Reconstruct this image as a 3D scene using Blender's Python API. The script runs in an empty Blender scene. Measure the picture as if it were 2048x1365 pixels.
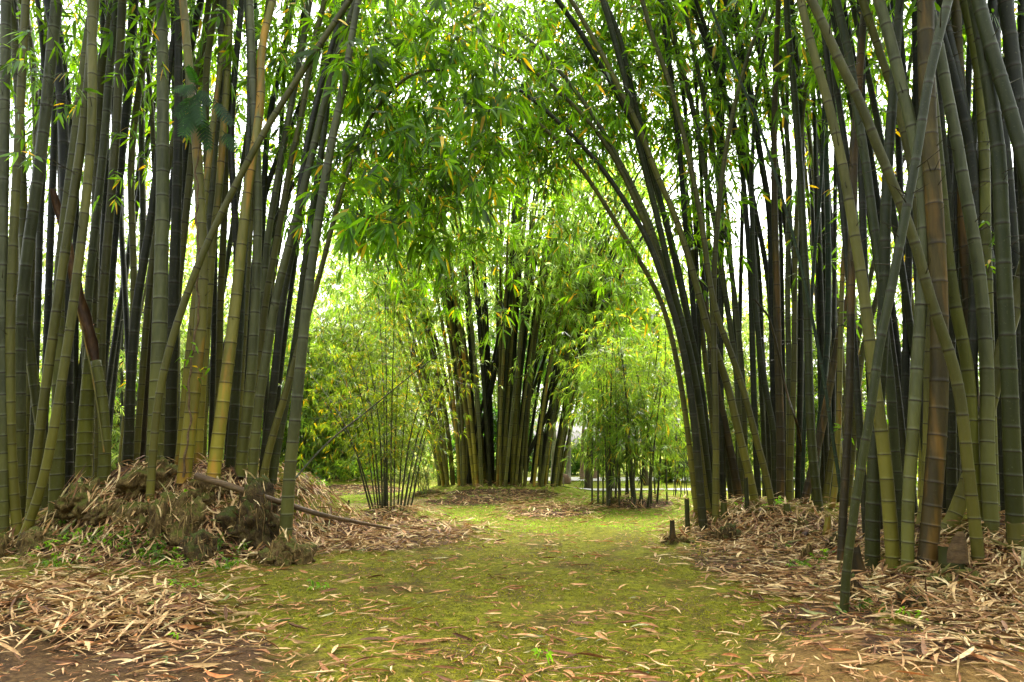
import bpy, math, random
import numpy as np
from math import radians, sin, cos, pi
random.seed(7); RNG = np.random.default_rng(11)
S = bpy.context.scene
COL = S.collection

# ------------------------------------------------------------------ camera, sky, sun, exposure
CAMZ, PITCH, FPX = 1.5, radians(8.64), 1365.33
cam = bpy.data.cameras.new('camera'); cam.lens = 24; cam.sensor_width = 36; cam.sensor_fit = 'HORIZONTAL'
cam.clip_end = 2000; cam.clip_start = 0.05
camo = bpy.data.objects.new('camera', cam); COL.objects.link(camo)
camo.location = (0, 0, CAMZ); camo.rotation_euler = (radians(90) + PITCH, 0, 0)
S.camera = camo
SUN_EL, SUN_AZ = radians(60), radians(15)
w = bpy.data.worlds.new('World'); S.world = w; w.use_nodes = True
nt = w.node_tree; nt.nodes.clear()
sky = nt.nodes.new('ShaderNodeTexSky'); sky.sky_type = 'NISHITA'; sky.sun_disc = False
sky.sun_elevation = SUN_EL; sky.sun_rotation = SUN_AZ; sky.air_density = 1.2; sky.dust_density = 6.0; sky.ozone_density = 1.0
hs = nt.nodes.new('ShaderNodeHueSaturation'); hs.inputs['Saturation'].default_value = 0.3
bg = nt.nodes.new('ShaderNodeBackground'); bg.inputs['Strength'].default_value = 0.15
wo = nt.nodes.new('ShaderNodeOutputWorld')
nt.links.new(sky.outputs[0], hs.inputs['Color']); nt.links.new(hs.outputs[0], bg.inputs[0]); nt.links.new(bg.outputs[0], wo.inputs[0])
sl = bpy.data.lights.new('sun', 'SUN'); sl.energy = 1.5; sl.angle = radians(25); sl.color = (1, 0.95, 0.86)
so = bpy.data.objects.new('sun', sl); COL.objects.link(so)
so.rotation_euler = (radians(90) - SUN_EL, 0, pi - SUN_AZ)
S.view_settings.view_transform = 'Standard'; S.view_settings.look = 'None'
S.view_settings.exposure = 2.92; S.view_settings.gamma = 1.0
S.cycles.max_bounces = 8; S.cycles.diffuse_bounces = 4; S.cycles.glossy_bounces = 2
S.cycles.transmission_bounces = 6; S.cycles.transparent_max_bounces = 8

# ------------------------------------------------------------------ helpers
CAM = np.array([0, 0, CAMZ])
def ray(px, py):
    u = (px - 1024) / FPX; v = (682.5 - py) / FPX
    return np.array([u, cos(PITCH) - v * sin(PITCH), sin(PITCH) + v * cos(PITCH)])
def at(px, py, Y):
    d = ray(px, py); return CAM + d * (Y / d[1])
def project(p):
    p = np.asarray(p) - CAM
    f = p[..., 1] * cos(PITCH) + p[..., 2] * sin(PITCH); u = -p[..., 1] * sin(PITCH) + p[..., 2] * cos(PITCH)
    return 1024 + FPX * p[..., 0] / f, 682.5 - FPX * u / f

def _st(t): t = np.clip(t, 0, 1); return t * t * (3 - 2 * t)
# x, y, radius x, radius y, height, plateau share
BUMPS = [(-5.0, 11.6, 2.9, 3.0, 1.12, .3), (-7.9, 11.3, 2.2, 2.0, .30, .3), (4.9, 12.7, 2.3, 2.7, .50, .3), (6.3, 8.6, 2.6, 3.0, .62, .2),
         (-.45, 22.4, 3.4, 2.6, .26, .3), (-2.65, 14.3, 1.9, 1.7, .16, .2), (3.2, 17.6, 2.1, 1.5, .20, .3), (-2.3, 11.9, 2.6, 1.6, .10, .2),
         (1.5, 12.4, 1.1, .7, .09, .2), (2.7, 4.9, 1.2, .9, .13, .2), (-3.9, 6.5, 2.0, 1.3, .14, .2), (.85, 15.2, 1.5, .9, .10, .2),
         (-2.4, 18.2, 1.6, 1.0, .12, .2), (-7, 25.5, 4, 2.2, .25, .2), (5.8, 21, 1.2, .8, .16, .2), (-1.0, 18.6, 1.3, .8, .15, .2)]
def H(x, y):
    x = np.asarray(x, float); y = np.asarray(y, float); z = np.zeros(np.broadcast(x, y).shape)
    for bx, by, rx, ry, h, p in BUMPS:
        d = np.sqrt(((x - bx) / rx) ** 2 + ((y - by) / ry) ** 2)
        z = z + h * (1 - _st((d - p) / (1 - p)))
    z = z + .018 * np.sin(x * 1.7 + .4 * y) * np.sin(y * 1.3 + .7) + .010 * np.sin(x * 4.1 + 1) * np.sin(y * 3.7 + x)
    m = 1 - _st((np.sqrt(((x + 5.2) / 2.6) ** 2 + ((y - 10.6) / 2.3) ** 2) - .5) / .5)
    z = z + m * (.07 * np.sin(x * 5.3 + y * 2) * np.sin(y * 4.7 - x) + .05 * np.sin(x * 9 + 2) * np.sin(y * 8))
    return z
TS = np.arange(2.5, 60, .03)
def hit(px, py):
    d = ray(px, py); t = TS; p = CAM + d * t[:, None]; k = np.nonzero(p[:, 2] <= H(p[:, 0], p[:, 1]))[0]
    return p[k[0]] if len(k) else CAM + d * 60

def mesh(name, V, faces, mats, mi=None, attrs=None, smooth=False, parent=None):
    """faces: list of (M,k) int arrays"""
    me = bpy.data.meshes.new(name)
    V = np.asarray(V, np.float32); me.vertices.add(len(V)); me.vertices.foreach_set('co', V.ravel())
    faces = [np.asarray(f, np.int32) for f in faces if len(f)]
    loops = np.concatenate([f.ravel() for f in faces]); sizes = np.concatenate([np.full(len(f), f.shape[1], np.int32) for f in faces])
    starts = np.concatenate([[0], np.cumsum(sizes)[:-1]]).astype(np.int32)
    me.loops.add(len(loops)); me.loops.foreach_set('vertex_index', loops)
    me.polygons.add(len(sizes)); me.polygons.foreach_set('loop_start', starts); me.polygons.foreach_set('loop_total', sizes)
    if mi is not None: me.polygons.foreach_set('material_index', np.asarray(mi, np.int32))
    if smooth: me.polygons.foreach_set('use_smooth', np.ones(len(sizes), bool))
    for k, a in (attrs or {}).items():
        at_ = me.attributes.new(k, 'FLOAT', 'POINT'); at_.data.foreach_set('value', np.asarray(a, np.float32))
    for m in (mats if isinstance(mats, (list, tuple)) else [mats]): me.materials.append(m)
    me.update(calc_edges=True); me.validate()
    o = bpy.data.objects.new(name, me); COL.objects.link(o)
    if parent is not None:
        o.parent = parent; o.matrix_parent_inverse.identity()
        me.transform(__import__('mathutils').Matrix.Translation(-parent.location))
    return o
def empty(name, loc):
    o = bpy.data.objects.new(name, None); COL.objects.link(o); o.location = loc; o.empty_display_size = .1; return o
def tag(o, label=None, cat=None, group=None, kind=None):
    if label: o['label'] = label
    if cat: o['category'] = cat
    if group: o['group'] = group
    if kind: o['kind'] = kind
    return o
def norm(a): return a / (np.linalg.norm(a, axis=-1, keepdims=True) + 1e-9)

def catmull(P, n):
    P = np.asarray(P, float)
    if len(P) < 3:
        t = np.linspace(0, 1, n)[:, None]; return P[0] * (1 - t) + P[-1] * t
    Q = np.vstack([2 * P[0] - P[1], P, 2 * P[-1] - P[-2]]); out = []
    m = max(4, n // (len(P) - 1) + 1)
    for i in range(1, len(Q) - 2):
        t = np.linspace(0, 1, m, endpoint=(i == len(Q) - 3))[:, None]
        a, b, c, d = Q[i - 1], Q[i], Q[i + 1], Q[i + 2]
        out.append(.5 * ((2 * b) + (-a + c) * t + (2 * a - 5 * b + 4 * c - d) * t ** 2 + (-a + 3 * b - 3 * c + d) * t ** 3))
    return np.vstack(out)
def resample(P, n):
    s = np.concatenate([[0], np.cumsum(np.linalg.norm(np.diff(P, axis=0), axis=1))])
    q = np.linspace(0, s[-1], n); return np.stack([np.interp(q, s, P[:, i]) for i in range(3)], 1), s[-1]
def smoothline(P, it):
    for _ in range(it):
        P = P.copy(); P[1:-1] = .25 * P[:-2] + .5 * P[1:-1] + .25 * P[2:]
    return P

def tube_rings(C, R, sides, jitter=0):
    """verts for rings at centres C with radii R"""
    T = norm(np.gradient(C, axis=0)); ref = np.array([0, 1., 0]) if abs(T[len(T) // 2][1]) < .8 else np.array([0, 0, 1.])
    A = norm(np.cross(T, ref)); B = np.cross(A, T)
    th = np.linspace(0, 2 * pi, sides, endpoint=False)
    return (C[:, None] + R[:, None, None] * (np.cos(th)[None, :, None] * A[:, None] + np.sin(th)[None, :, None] * B[:, None])).reshape(-1, 3)
def tube_faces(n, sides, off=0):
    i = np.arange(n - 1)[:, None] * sides; j = np.arange(sides)[None]; k = (j + 1) % sides
    return (np.stack([i + j, i + k, i + sides + k, i + sides + j], -1).reshape(-1, 4)) + off

# ------------------------------------------------------------------ materials
def mat(name):
    m = bpy.data.materials.new(name); m.use_nodes = True; n = m.node_tree; n.nodes.clear()
    return m, n, (lambda t, **k: _nn(n, t, **k)), n.links.new
def _nn(n, t, **k):
    x = n.nodes.new('ShaderNode' + t)
    for a, b in k.items():
        if a.startswith('i_'): x.inputs[a[2:].replace('_', ' ')].default_value = b
        else: setattr(x, a, b)
    return x
def ramp(N, stops, interp='LINEAR'):
    r = N('ValToRGB'); cr = r.color_ramp; cr.interpolation = interp
    while len(cr.elements) < len(stops): cr.elements.new(.5)
    for e, (p, c) in zip(cr.elements, stops): e.position = p; e.color = (*c, 1) if len(c) == 3 else c
    return r
def mixc(N, L, f, a, b, mode='MIX'):
    x = N('Mix', data_type='RGBA', blend_type=mode)
    for s, v in ((0, f), (6, a), (7, b)):
        if hasattr(v, 'is_linked'): L(v, x.inputs[s])
        else: x.inputs[s].default_value = v if s == 0 else (*v, 1)
    return x.outputs[2]

def leaf_mat(name, ramp_stops, trans=1.0, tcol=(.36, .54, .02), gloss=.42, tmix=.55):
    m, n, N, L = mat(name)
    g = N('NewGeometry'); r0 = ramp(N, ramp_stops); L(g.outputs['Random Per Island'], r0.inputs[0])
    co = N('TexCoord'); ns = N('TexNoise', i_Scale=1.3, i_Detail=2.0); L(co.outputs['Object'], ns.inputs['Vector'])   # noise paints light and dark clumps, imitating shade among the sprays
    av = N('MapRange'); av.inputs[1].default_value = .36; av.inputs[2].default_value = .62; av.inputs[3].default_value = .46; av.inputs[4].default_value = 1.45; L(ns.outputs[0], av.inputs[0])
    r = N('HueSaturation'); L(r0.outputs[0], r.inputs['Color']); L(av.outputs[0], r.inputs['Value'])
    hb = N('HueSaturation', i_Saturation=1.25, i_Value=3.4 * trans); L(r.outputs[0], hb.inputs['Color'])
    tv = N('HueSaturation', i_Color=(*tcol, 1)); L(av.outputs[0], tv.inputs['Value']); tc = mixc(N, L, .35, hb.outputs[0], tv.outputs[0])
    p = N('BsdfPrincipled', i_Roughness=gloss); p.inputs['Specular IOR Level'].default_value = .35; L(r.outputs[0], p.inputs['Base Color'])
    t = N('BsdfTranslucent'); L(tc, t.inputs[0])
    ms = N('MixShader', i_Fac=tmix); L(p.outputs[0], ms.inputs[1]); L(t.outputs[0], ms.inputs[2])
    o = N('OutputMaterial'); L(ms.outputs[0], o.inputs[0]); return m
G1, G2, G3, G4 = (.010, .034, .002), (.036, .102, .004), (.080, .180, .006), (.15, .25, .015)
OR = (.50, .24, .02)
M_LEAF = leaf_mat('canopy leaf', [(0, G1), (.35, G2), (.7, G3), (.93, G4), (.945, (.45, .30, .03)), (1, OR)])
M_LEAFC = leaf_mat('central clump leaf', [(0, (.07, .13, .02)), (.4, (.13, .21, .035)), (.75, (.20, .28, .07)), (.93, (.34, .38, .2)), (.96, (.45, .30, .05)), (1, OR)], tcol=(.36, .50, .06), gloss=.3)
M_LEAFY = leaf_mat('thin clump leaf', [(0, (.035, .065, .008)), (.5, (.07, .105, .012)), (.9, (.12, .15, .02)), (.95, (.30, .22, .03)), (1, OR)], tcol=(.20, .27, .02), trans=.75)
M_LEAFG = leaf_mat('shrub clump leaf', [(0, (.05, .10, .015)), (.5, (.10, .17, .025)), (.93, (.18, .25, .05)), (.97, (.4, .28, .05)), (1, OR)], tcol=(.34, .42, .06), trans=.75)
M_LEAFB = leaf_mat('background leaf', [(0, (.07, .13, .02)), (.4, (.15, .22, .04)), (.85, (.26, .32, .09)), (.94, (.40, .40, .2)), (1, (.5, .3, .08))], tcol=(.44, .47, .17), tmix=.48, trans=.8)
M_LEAFD = leaf_mat('dark tree leaf', [(0, (.015, .04, .01)), (.6, (.03, .07, .015)), (1, (.06, .11, .02))], tcol=(.15, .28, .03))
M_VINE = leaf_mat('vine leaf', [(0, (.006, .026, .003)), (.7, (.012, .045, .005)), (1, (.022, .065, .008))], tcol=(.09, .26, .015), tmix=.42, gloss=.75)
M_WEED = leaf_mat('weed leaf', [(0, (.04, .10, .01)), (.6, (.09, .19, .02)), (1, (.18, .28, .05))])

def litter_mat(name, stops, rough=.6):
    m, n, N, L = mat(name)
    g = N('NewGeometry'); r = ramp(N, stops); L(g.outputs['Random Per Island'], r.inputs[0])
    ns = N('TexNoise', i_Scale=25.0, i_Detail=3.0); co = N('TexCoord'); L(co.outputs['Object'], ns.inputs['Vector'])
    r2 = ramp(N, [(.35, (.62, .55, .5)), (.65, (1.1, 1.05, 1.0))]); L(ns.outputs[0], r2.inputs[0])
    c = mixc(N, L, 1.0, r.outputs[0], r2.outputs[0], 'MULTIPLY')
    p = N('BsdfPrincipled', i_Roughness=rough); p.inputs['Specular IOR Level'].default_value = .25; L(c, p.inputs['Base Color'])
    t = N('BsdfTranslucent'); L(c, t.inputs[0]); ms = N('MixShader', i_Fac=.15); L(p.outputs[0], ms.inputs[1]); L(t.outputs[0], ms.inputs[2])
    o = N('OutputMaterial'); L(ms.outputs[0], o.inputs[0]); return m
M_LITTER = litter_mat('dry leaf litter', [(0, (0.06159, 0.02866, 0.0104)), (.15, (0.1693, 0.07645, 0.026)), (.32, (0.3388, 0.1831, 0.07541)), (.5, (0.4619, 0.3026, 0.13)), (.78, (0.6159, 0.4619, 0.2211)), (.9, (0.7083, 0.5894, 0.3251)), (.93, (0.4619, 0.1912, 0.05852)), (.97, (0.2618, 0.2389, 0.09106)), (1, (0.154, 0.207, 0.05852))])
M_SCRAP = litter_mat('scattered leaves', [(0, (0.08625, 0.0366, 0.0132)), (.25, (0.2932, 0.1281, 0.0495)), (.5, (0.5175, 0.2562, 0.1073)), (.8, (0.69, 0.4941, 0.2475)), (.9, (0.5175, 0.183, 0.0495)), (.96, (0.7245, 0.6039, 0.33)), (1, (0.08625, 0.1647, 0.05775))])

def culm_mat(name, lo, hi, base, mottle=.35, rough=.55, nodec=(.018, .011, .005), bloom=.35, patch=None):
    m, n, N, L = mat(name)
    co = N('TexCoord'); a = N('Attribute', attribute_name='nd'); h = N('Attribute', attribute_name='hgt'); oi = N('ObjectInfo')
    mp = N('Mapping'); mp.inputs['Scale'].default_value = (1, 1, .16); L(co.outputs['Object'], mp.inputs[0])
    n1 = N('TexNoise', i_Scale=14.0, i_Detail=5.0, i_Roughness=.6); L(mp.outputs[0], n1.inputs['Vector'])
    n2 = N('TexNoise', i_Scale=42.0, i_Detail=5.0); L(co.outputs['Object'], n2.inputs['Vector'])
    n3 = N('TexNoise', i_Scale=1.1, i_Detail=3.0); L(co.outputs['Object'], n3.inputs['Vector'])
    rr = ramp(N, [(.3, lo), (.7, hi)]); L(n1.outputs[0], rr.inputs[0])
    # height tint: yellower and mossier low on the stalk
    hr = ramp(N, [(0, (1, 1, 1)), (.18, (.75, .75, .75)), (.5, (.15, .15, .15)), (1, (0, 0, 0))])
    md = N('Math', operation='DIVIDE'); md.inputs[1].default_value = 4.5; L(h.outputs['Fac'], md.inputs[0])
    ma = N('Math', operation='MULTIPLY_ADD'); ma.inputs[1].default_value = .5; L(n3.outputs[0], ma.inputs[0])
    sb = N('Math', operation='SUBTRACT'); sb.inputs[1].default_value = .25; L(md.outputs[0], ma.inputs[2]); L(ma.outputs[0], sb.inputs[0]); L(sb.outputs[0], hr.inputs[0])
    c = mixc(N, L, hr.outputs[0], rr.outputs[0], base)
    if patch:
        pr = ramp(N, [(.52, (0, 0, 0)), (.62, (.8, .8, .8))]); n4 = N('TexNoise', i_Scale=4.0, i_Detail=4.0); L(mp.outputs[0], n4.inputs['Vector']); L(n4.outputs[0], pr.inputs[0])
        c = mixc(N, L, pr.outputs[0], c, patch)
    hv = N('HueSaturation'); mr = N('MapRange'); mr.inputs[3].default_value = .72; mr.inputs[4].default_value = 1.3; L(oi.outputs['Random'], mr.inputs[0]); sg = N('Attribute', attribute_name='seg'); sv = N('MapRange'); sv.inputs[3].default_value = .76; sv.inputs[4].default_value = 1.26; L(sg.outputs['Fac'], sv.inputs[0]); vm = N('Math', operation='MULTIPLY'); L(sv.outputs[0], vm.inputs[0]); L(mr.outputs[0], vm.inputs[1]); L(vm.outputs[0], hv.inputs['Value']); L(c, hv.inputs['Color']); c = hv.outputs[0]
    # lichen flecks
    fr = ramp(N, [(.62, (0, 0, 0)), (.72, (mottle, mottle, mottle))]); L(n2.outputs[0], fr.inputs[0])
    c = mixc(N, L, fr.outputs[0], c, (.10, .105, .045))
    # pale bloom below a node, dark scar on it
    br = ramp(N, [(0, (0, 0, 0)), (.04, (.0, .0, .0)), (.06, (bloom, bloom, bloom)), (.16, (0, 0, 0)), (.86, (0, 0, 0)), (.965, (bloom, bloom, bloom)), (.98, (0, 0, 0))]); L(a.outputs['Fac'], br.inputs[0])
    bm = N('Math', operation='MULTIPLY'); L(br.outputs[0], bm.inputs[0]); L(n3.outputs[0], bm.inputs[1])
    c = mixc(N, L, bm.outputs[0], c, (.20, .21, .155))
    nr = ramp(N, [(0, (.85, .85, .85)), (.03, (.8, .8, .8)), (.065, (0, 0, 0)), (.97, (0, 0, 0)), (.985, (.85, .85, .85))]); L(a.outputs['Fac'], nr.inputs[0])
    c = mixc(N, L, nr.outputs[0], c, nodec)
    p = N('BsdfPrincipled', i_Roughness=rough); p.inputs['Specular IOR Level'].default_value = .22; L(c, p.inputs['Base Color'])
    bp = N('Bump', i_Strength=.5, i_Distance=.012); L(n1.outputs[0], bp.inputs['Height']); L(bp.outputs[0], p.inputs['Normal'])
    o = N('OutputMaterial'); L(p.outputs[0], o.inputs[0]); return m
CM = {
 'grey': culm_mat('grey green culm', (0.02737, 0.03077, 0.01238), (0.06525, 0.0673, 0.02846), (0.07894, 0.07499, 0.01114), bloom=.30),
 'olive': culm_mat('olive culm', (0.03863, 0.03779, 0.007726), (0.07625, 0.06962, 0.01685), (0.1017, 0.08752, 0.009828), bloom=.15),
 'dark': culm_mat('dark culm', (0.005498, 0.006209, 0.002464), (0.01499, 0.01508, 0.005852), (0.01699, 0.01597, 0.00308), bloom=.15),
 'yellow': culm_mat('mossy yellow culm', (0.07182, 0.06864, 0.01436), (0.1271, 0.1121, 0.02873), (0.1878, 0.1544, 0.01326), mottle=.5, patch=(0.2541, 0.1258, 0.01657), bloom=.15),
 'moss': culm_mat('mossy culm', (0.03458, 0.03869, 0.004992), (0.0741, 0.07157, 0.01082), (0.08398, 0.08221, 0.00832), mottle=.5, bloom=.15),
 'green': culm_mat('green culm', (0.009828, 0.01382, 0.003432), (0.02387, 0.02649, 0.006864), (0.02669, 0.02764, 0.002746), bloom=.15),
 'teal': culm_mat('teal culm', (0.00768, 0.01512, 0.007812), (0.01792, 0.0297, 0.01476), (0.01408, 0.0243, 0.00434), bloom=.2),
 'dead': culm_mat('dead brown culm', (0.0136, 0.009965, 0.002031), (0.04819, 0.03452, 0.007618), (0.02833, 0.01859, 0.004063), mottle=.15, patch=(0.09627, 0.04982, 0.008126), rough=.6, bloom=.1),
}
M_TWIG = culm_mat('thin stem', (.05, .055, .02), (.10, .09, .035), (.10, .09, .03))
M_STEM = culm_mat('dark thin stem', (.02, .026, .010), (.055, .055, .02), (.035, .035, .012))

def rough_mat(name, stops, scale=6.0, bump=.6, stretch=(1, 1, 1), moss=None, rough=.9, fine=60.0):
    m, n, N, L = mat(name)
    co = N('TexCoord'); mp = N('Mapping'); mp.inputs['Scale'].default_value = stretch; L(co.outputs['Object'], mp.inputs[0])
    n1 = N('TexNoise', i_Scale=scale, i_Detail=7.0, i_Roughness=.65); L(mp.outputs[0], n1.inputs['Vector'])
    n2 = N('TexNoise', i_Scale=fine, i_Detail=4.0); L(mp.outputs[0], n2.inputs['Vector'])
    r = ramp(N, stops); L(n1.outputs[0], r.inputs[0]); c = r.outputs[0]
    if moss:
        g = N('NewGeometry'); sx = N('SeparateXYZ'); L(g.outputs['Normal'], sx.inputs[0])
        n3 = N('TexNoise', i_Scale=6.0, i_Detail=7.0, i_Roughness=.7); L(co.outputs['Object'], n3.inputs['Vector'])
        ad = N('Math', operation='MULTIPLY_ADD'); ad.inputs[1].default_value = .35; L(sx.outputs[2], ad.inputs[0]); L(n3.outputs[0], ad.inputs[2])
        mr = ramp(N, [(.62, (0, 0, 0)), (.78, (.9, .9, .9))]); L(ad.outputs[0], mr.inputs[0])
        c = mixc(N, L, mr.outputs[0], c, moss)
    f = ramp(N, [(.3, (.6, .6, .6)), (.7, (1.15, 1.15, 1.15))]); L(n2.outputs[0], f.inputs[0]); c = mixc(N, L, 1.0, c, f.outputs[0], 'MULTIPLY')
    p = N('BsdfPrincipled', i_Roughness=rough); p.inputs['Specular IOR Level'].default_value = .2; L(c, p.inputs['Base Color'])
    ad2 = N('Math', operation='MULTIPLY_ADD'); ad2.inputs[1].default_value = .4; L(n2.outputs[0], ad2.inputs[0]); L(n1.outputs[0], ad2.inputs[2])
    bp = N('Bump', i_Strength=bump, i_Distance=.04); L(ad2.outputs[0], bp.inputs['Height']); L(bp.outputs[0], p.inputs['Normal'])
    o = N('OutputMaterial'); L(p.outputs[0], o.inputs[0]); return m
M_ROOT = rough_mat('mossy root mass', [(.3, (0.0286, 0.0162, 0.005)), (.48, (0.0975, 0.06075, 0.01875)), (.62, (0.208, 0.1418, 0.05)), (.75, (0.312, 0.2295, 0.0875))], 15, 1.0, (0.8, 0.8, 0.5), moss=(0.078, 0.0837, 0.00875), fine=95.0)
M_ROOTD = rough_mat('dark root mass', [(.3, (0.0156, 0.00945, 0.00375)), (.5, (0.0585, 0.03645, 0.0125)), (.7, (0.1495, 0.1013, 0.035))], 15, 1.0, (0.8, 0.8, 0.5), moss=(0.0494, 0.06075, 0.0075), fine=95.0)
M_FIBRE = rough_mat('root fibre', [(.3, (0.0756, 0.04536, 0.01764)), (.6, (0.252, 0.1638, 0.05544)), (.75, (0.4788, 0.3276, 0.126))], 12, .3)
M_LOG = rough_mat('weathered fallen culm', [(.3, (0.042, 0.0238, 0.0098)), (.5, (0.105, 0.063, 0.028)), (.7, (0.196, 0.133, 0.0672))], 8, .4, (0.21, 0.8, 0.8), rough=.55)
M_SPLIT = rough_mat('split dry culm', [(.3, (0.01254, 0.005456, 0.002156)), (.5, (0.06688, 0.03056, 0.008624)), (.7, (0.1505, 0.08184, 0.02372))], 9, .5, (0.352, 0.5456, 0.1294), rough=.6)
M_CUT = rough_mat('cut bamboo flesh', [(.3, (.07, .03, .01)), (.6, (.2, .10, .035))], 12, .3)
M_BARK = rough_mat('pale tree bark', [(.3, (.16, .14, .09)), (.6, (.36, .33, .25))], 4, .5, (1, 1, .3))
M_BARKD = rough_mat('dark tree bark', [(.3, (.03, .028, .012)), (.6, (.09, .075, .035))], 4, .6, (1, 1, .3), moss=(.05, .06, .012))
M_BARKP = rough_mat('reddish tree bark', [(.3, (.13, .08, .05)), (.6, (.28, .19, .12))], 4, .5, (1, 1, .3))
M_ROCK = rough_mat('rock', [(.3, (.14, .08, .06)), (.6, (.28, .17, .12))], 4, .5)
M_WHITE = rough_mat('white paint', [(.3, (.65, .65, .63)), (.7, (.8, .8, .78))], 3, .05, rough=.5)
M_IRON = rough_mat('dark red iron', [(.3, (.05, .012, .01)), (.7, (.10, .025, .02))], 8, .1, rough=.5)
M_CONC = rough_mat('stained concrete', [(.3, (.06, .055, .045)), (.7, (.2, .18, .15))], 3, .3)
M_NET = rough_mat('dark shade cloth', [(.3, (.010, .012, .014)), (.7, (.025, .028, .032))], 5, .2, rough=.8)
M_PATH = rough_mat('pale road', [(.3, (.36, .34, .31)), (.7, (.48, .46, .42))], 2, .1)

# ------------------------------------------------------------------ ground
def spaced(lo, hi, f):
    out = [lo]
    while out[-1] < hi: out.append(out[-1] + f(out[-1]))
    return np.array(out)
gy = spaced(-30, 160, lambda y: .055 * max(1, y / 7.0) if y > 3 else (.5 if y > 0 else 2))
gx = spaced(0, 160, lambda x: .07 if x < 8 else .07 + (x - 8) * .12); gx = np.concatenate([-gx[:0:-1], gx])
GX, GY = np.meshgrid(gx, gy); GZ = H(GX, GY)
nx, ny = len(gx), len(gy)
ii = (np.arange(ny - 1)[:, None] * nx + np.arange(nx - 1)[None]).ravel()
GF = np.stack([ii, ii + 1, ii + nx + 1, ii + nx], 1)
# piles of fallen leaves: (px, py, pixel half width, pixel half height, leaves, lift, big)
PILES = [(185, 1212, 265, 62, 2300, .04, 1), (330, 1290, 240, 50, 260, .008, 1), (300, 1080, 300, 60, 2600, .05, 1), (330, 960, 210, 55, 1300, .05, 1), (740, 1068, 220, 38, 2600, .06, 1),
         (1100, 1022, 100, 14, 1100, .07, 1), (1540, 1062, 170, 42, 2400, .06, 1), (1560, 1120, 200, 40, 900, .02, 1), (1600, 1160, 120, 40, 700, .02, 1),
         (1900, 1185, 180, 64, 2200, .06, 1), (1990, 1090, 75, 80, 900, .08, 1), (1890, 1285, 190, 45, 190, .012, 1), (1970, 1260, 90, 60, 420, .03, 1), (1640, 1240, 130, 40, 150, .01, 1),
         (1000, 990, 130, 14, 900, .05, 1), (780, 1025, 60, 14, 350, .05, 1), (1275, 1008, 80, 11, 420, .04, 1), (690, 980, 130, 12, 900, .06, 1), (1770, 1050, 90, 60, 500, .02, 1), (930, 1005, 90, 8, 250, .02, 1)]
pile_m = np.zeros_like(GX)
gpx, gpy = project(np.stack([GX, np.maximum(GY, 1.5), GZ], -1))
for px, py, hw, hh, n, lift, b in PILES:
    d = np.sqrt(((gpx - px) / hw) ** 2 + ((gpy - py) / hh) ** 2); pile_m = np.maximum(pile_m, 1 - _st((d - .6) / .6))
pile_m[GY < 2] = 0
soil_m = .86 * np.maximum(1 - _st((np.sqrt(((GX + 3.6) / 2.6) ** 2 + ((GY - 4.9) / 1.25) ** 2) - .5) / .6), 0)
ochre_m = 1 - _st((np.sqrt(((GX - 2.8) / 1.3) ** 2 + ((GY - 4.8) / .9) ** 2) - .5) / .6)
tan_m = 1 - _st((np.abs(GY - (16.8 + .22 * np.minimum(GX + 4, 0))) - .9) / .9); tan_m = tan_m * (1 - _st((GX + 2.5) / 1.6))
m, n, N, L = mat('moss and soil')
co = N('TexCoord')
A = {k: N('Attribute', attribute_name=k).outputs['Fac'] for k in ('pile', 'soil', 'ochre', 'tan', 'lawn')}
def noise(s, d=4.0, r=.6):
    x = N('TexNoise', i_Scale=s, i_Detail=d, i_Roughness=r); L(co.outputs['Object'], x.inputs['Vector']); return x.outputs[0]
nA, nB, nC, nD = noise(1.3, 6), noise(9, 6, .7), noise(38, 6, .75), noise(.45, 3)
mr = ramp(N, [(.25, (0.04204, 0.04066, 0.00378)), (.45, (0.1051, 0.1035, 0.00504)), (.6, (0.1682, 0.159, 0.00756)), (.8, (0.2485, 0.231, 0.0126))]); L(nB, mr.inputs[0])
sr = ramp(N, [(.3, (0.027, 0.0135, 0.006)), (.5, (0.063, 0.0345, 0.012)), (.75, (0.1275, 0.075, 0.03))]); L(nB, sr.inputs[0])
# patchy soil showing through the moss
pm = ramp(N, [(.44, (0, 0, 0)), (.60, (.85, .85, .85))]); L(nA, pm.inputs[0])
c = mixc(N, L, pm.outputs[0], mr.outputs[0], mixc(N, L, .22, sr.outputs[0], mr.outputs[0]))
lr = ramp(N, [(.3, (.10, .11, .008)), (.55, (.16, .18, .014)), (.75, (.23, .225, .03))]); L(nB, lr.inputs[0])
c = mixc(N, L, A['lawn'], c, lr.outputs[0])
def masked(k, col, c, lo=.35, hi=.6):
    a = N('Math', operation='MULTIPLY_ADD'); a.inputs[1].default_value = .8; L(nB, a.inputs[0]); 
    s = N('Math', operation='MULTIPLY_ADD'); s.inputs[1].default_value = 1.0; s.inputs[2].default_value = -.42; L(A[k], s.inputs[0]); L(s.outputs[0], a.inputs[2])
    r = ramp(N, [(lo, (0, 0, 0)), (hi, (1, 1, 1))]); L(a.outputs[0], r.inputs[0]); return mixc(N, L, r.outputs[0], c, col)
c = masked('soil', sr.outputs[0], c)
oc = ramp(N, [(.3, (0.0935, 0.051, 0.0136)), (.7, (0.221, 0.1326, 0.0408))]); L(nB, oc.inputs[0]); c = masked('ochre', oc.outputs[0], c)
tn = ramp(N, [(.3, (.17, .12, .045)), (.7, (.27, .21, .085))]); L(nB, tn.inputs[0]); c = masked('tan', tn.outputs[0], c)
pr = ramp(N, [(.3, (0.0252, 0.014, 0.007)), (.6, (0.084, 0.0462, 0.021)), (.75, (0.168, 0.105, 0.049))]); L(nC, pr.inputs[0]); c = masked('pile', pr.outputs[0], c)
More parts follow.
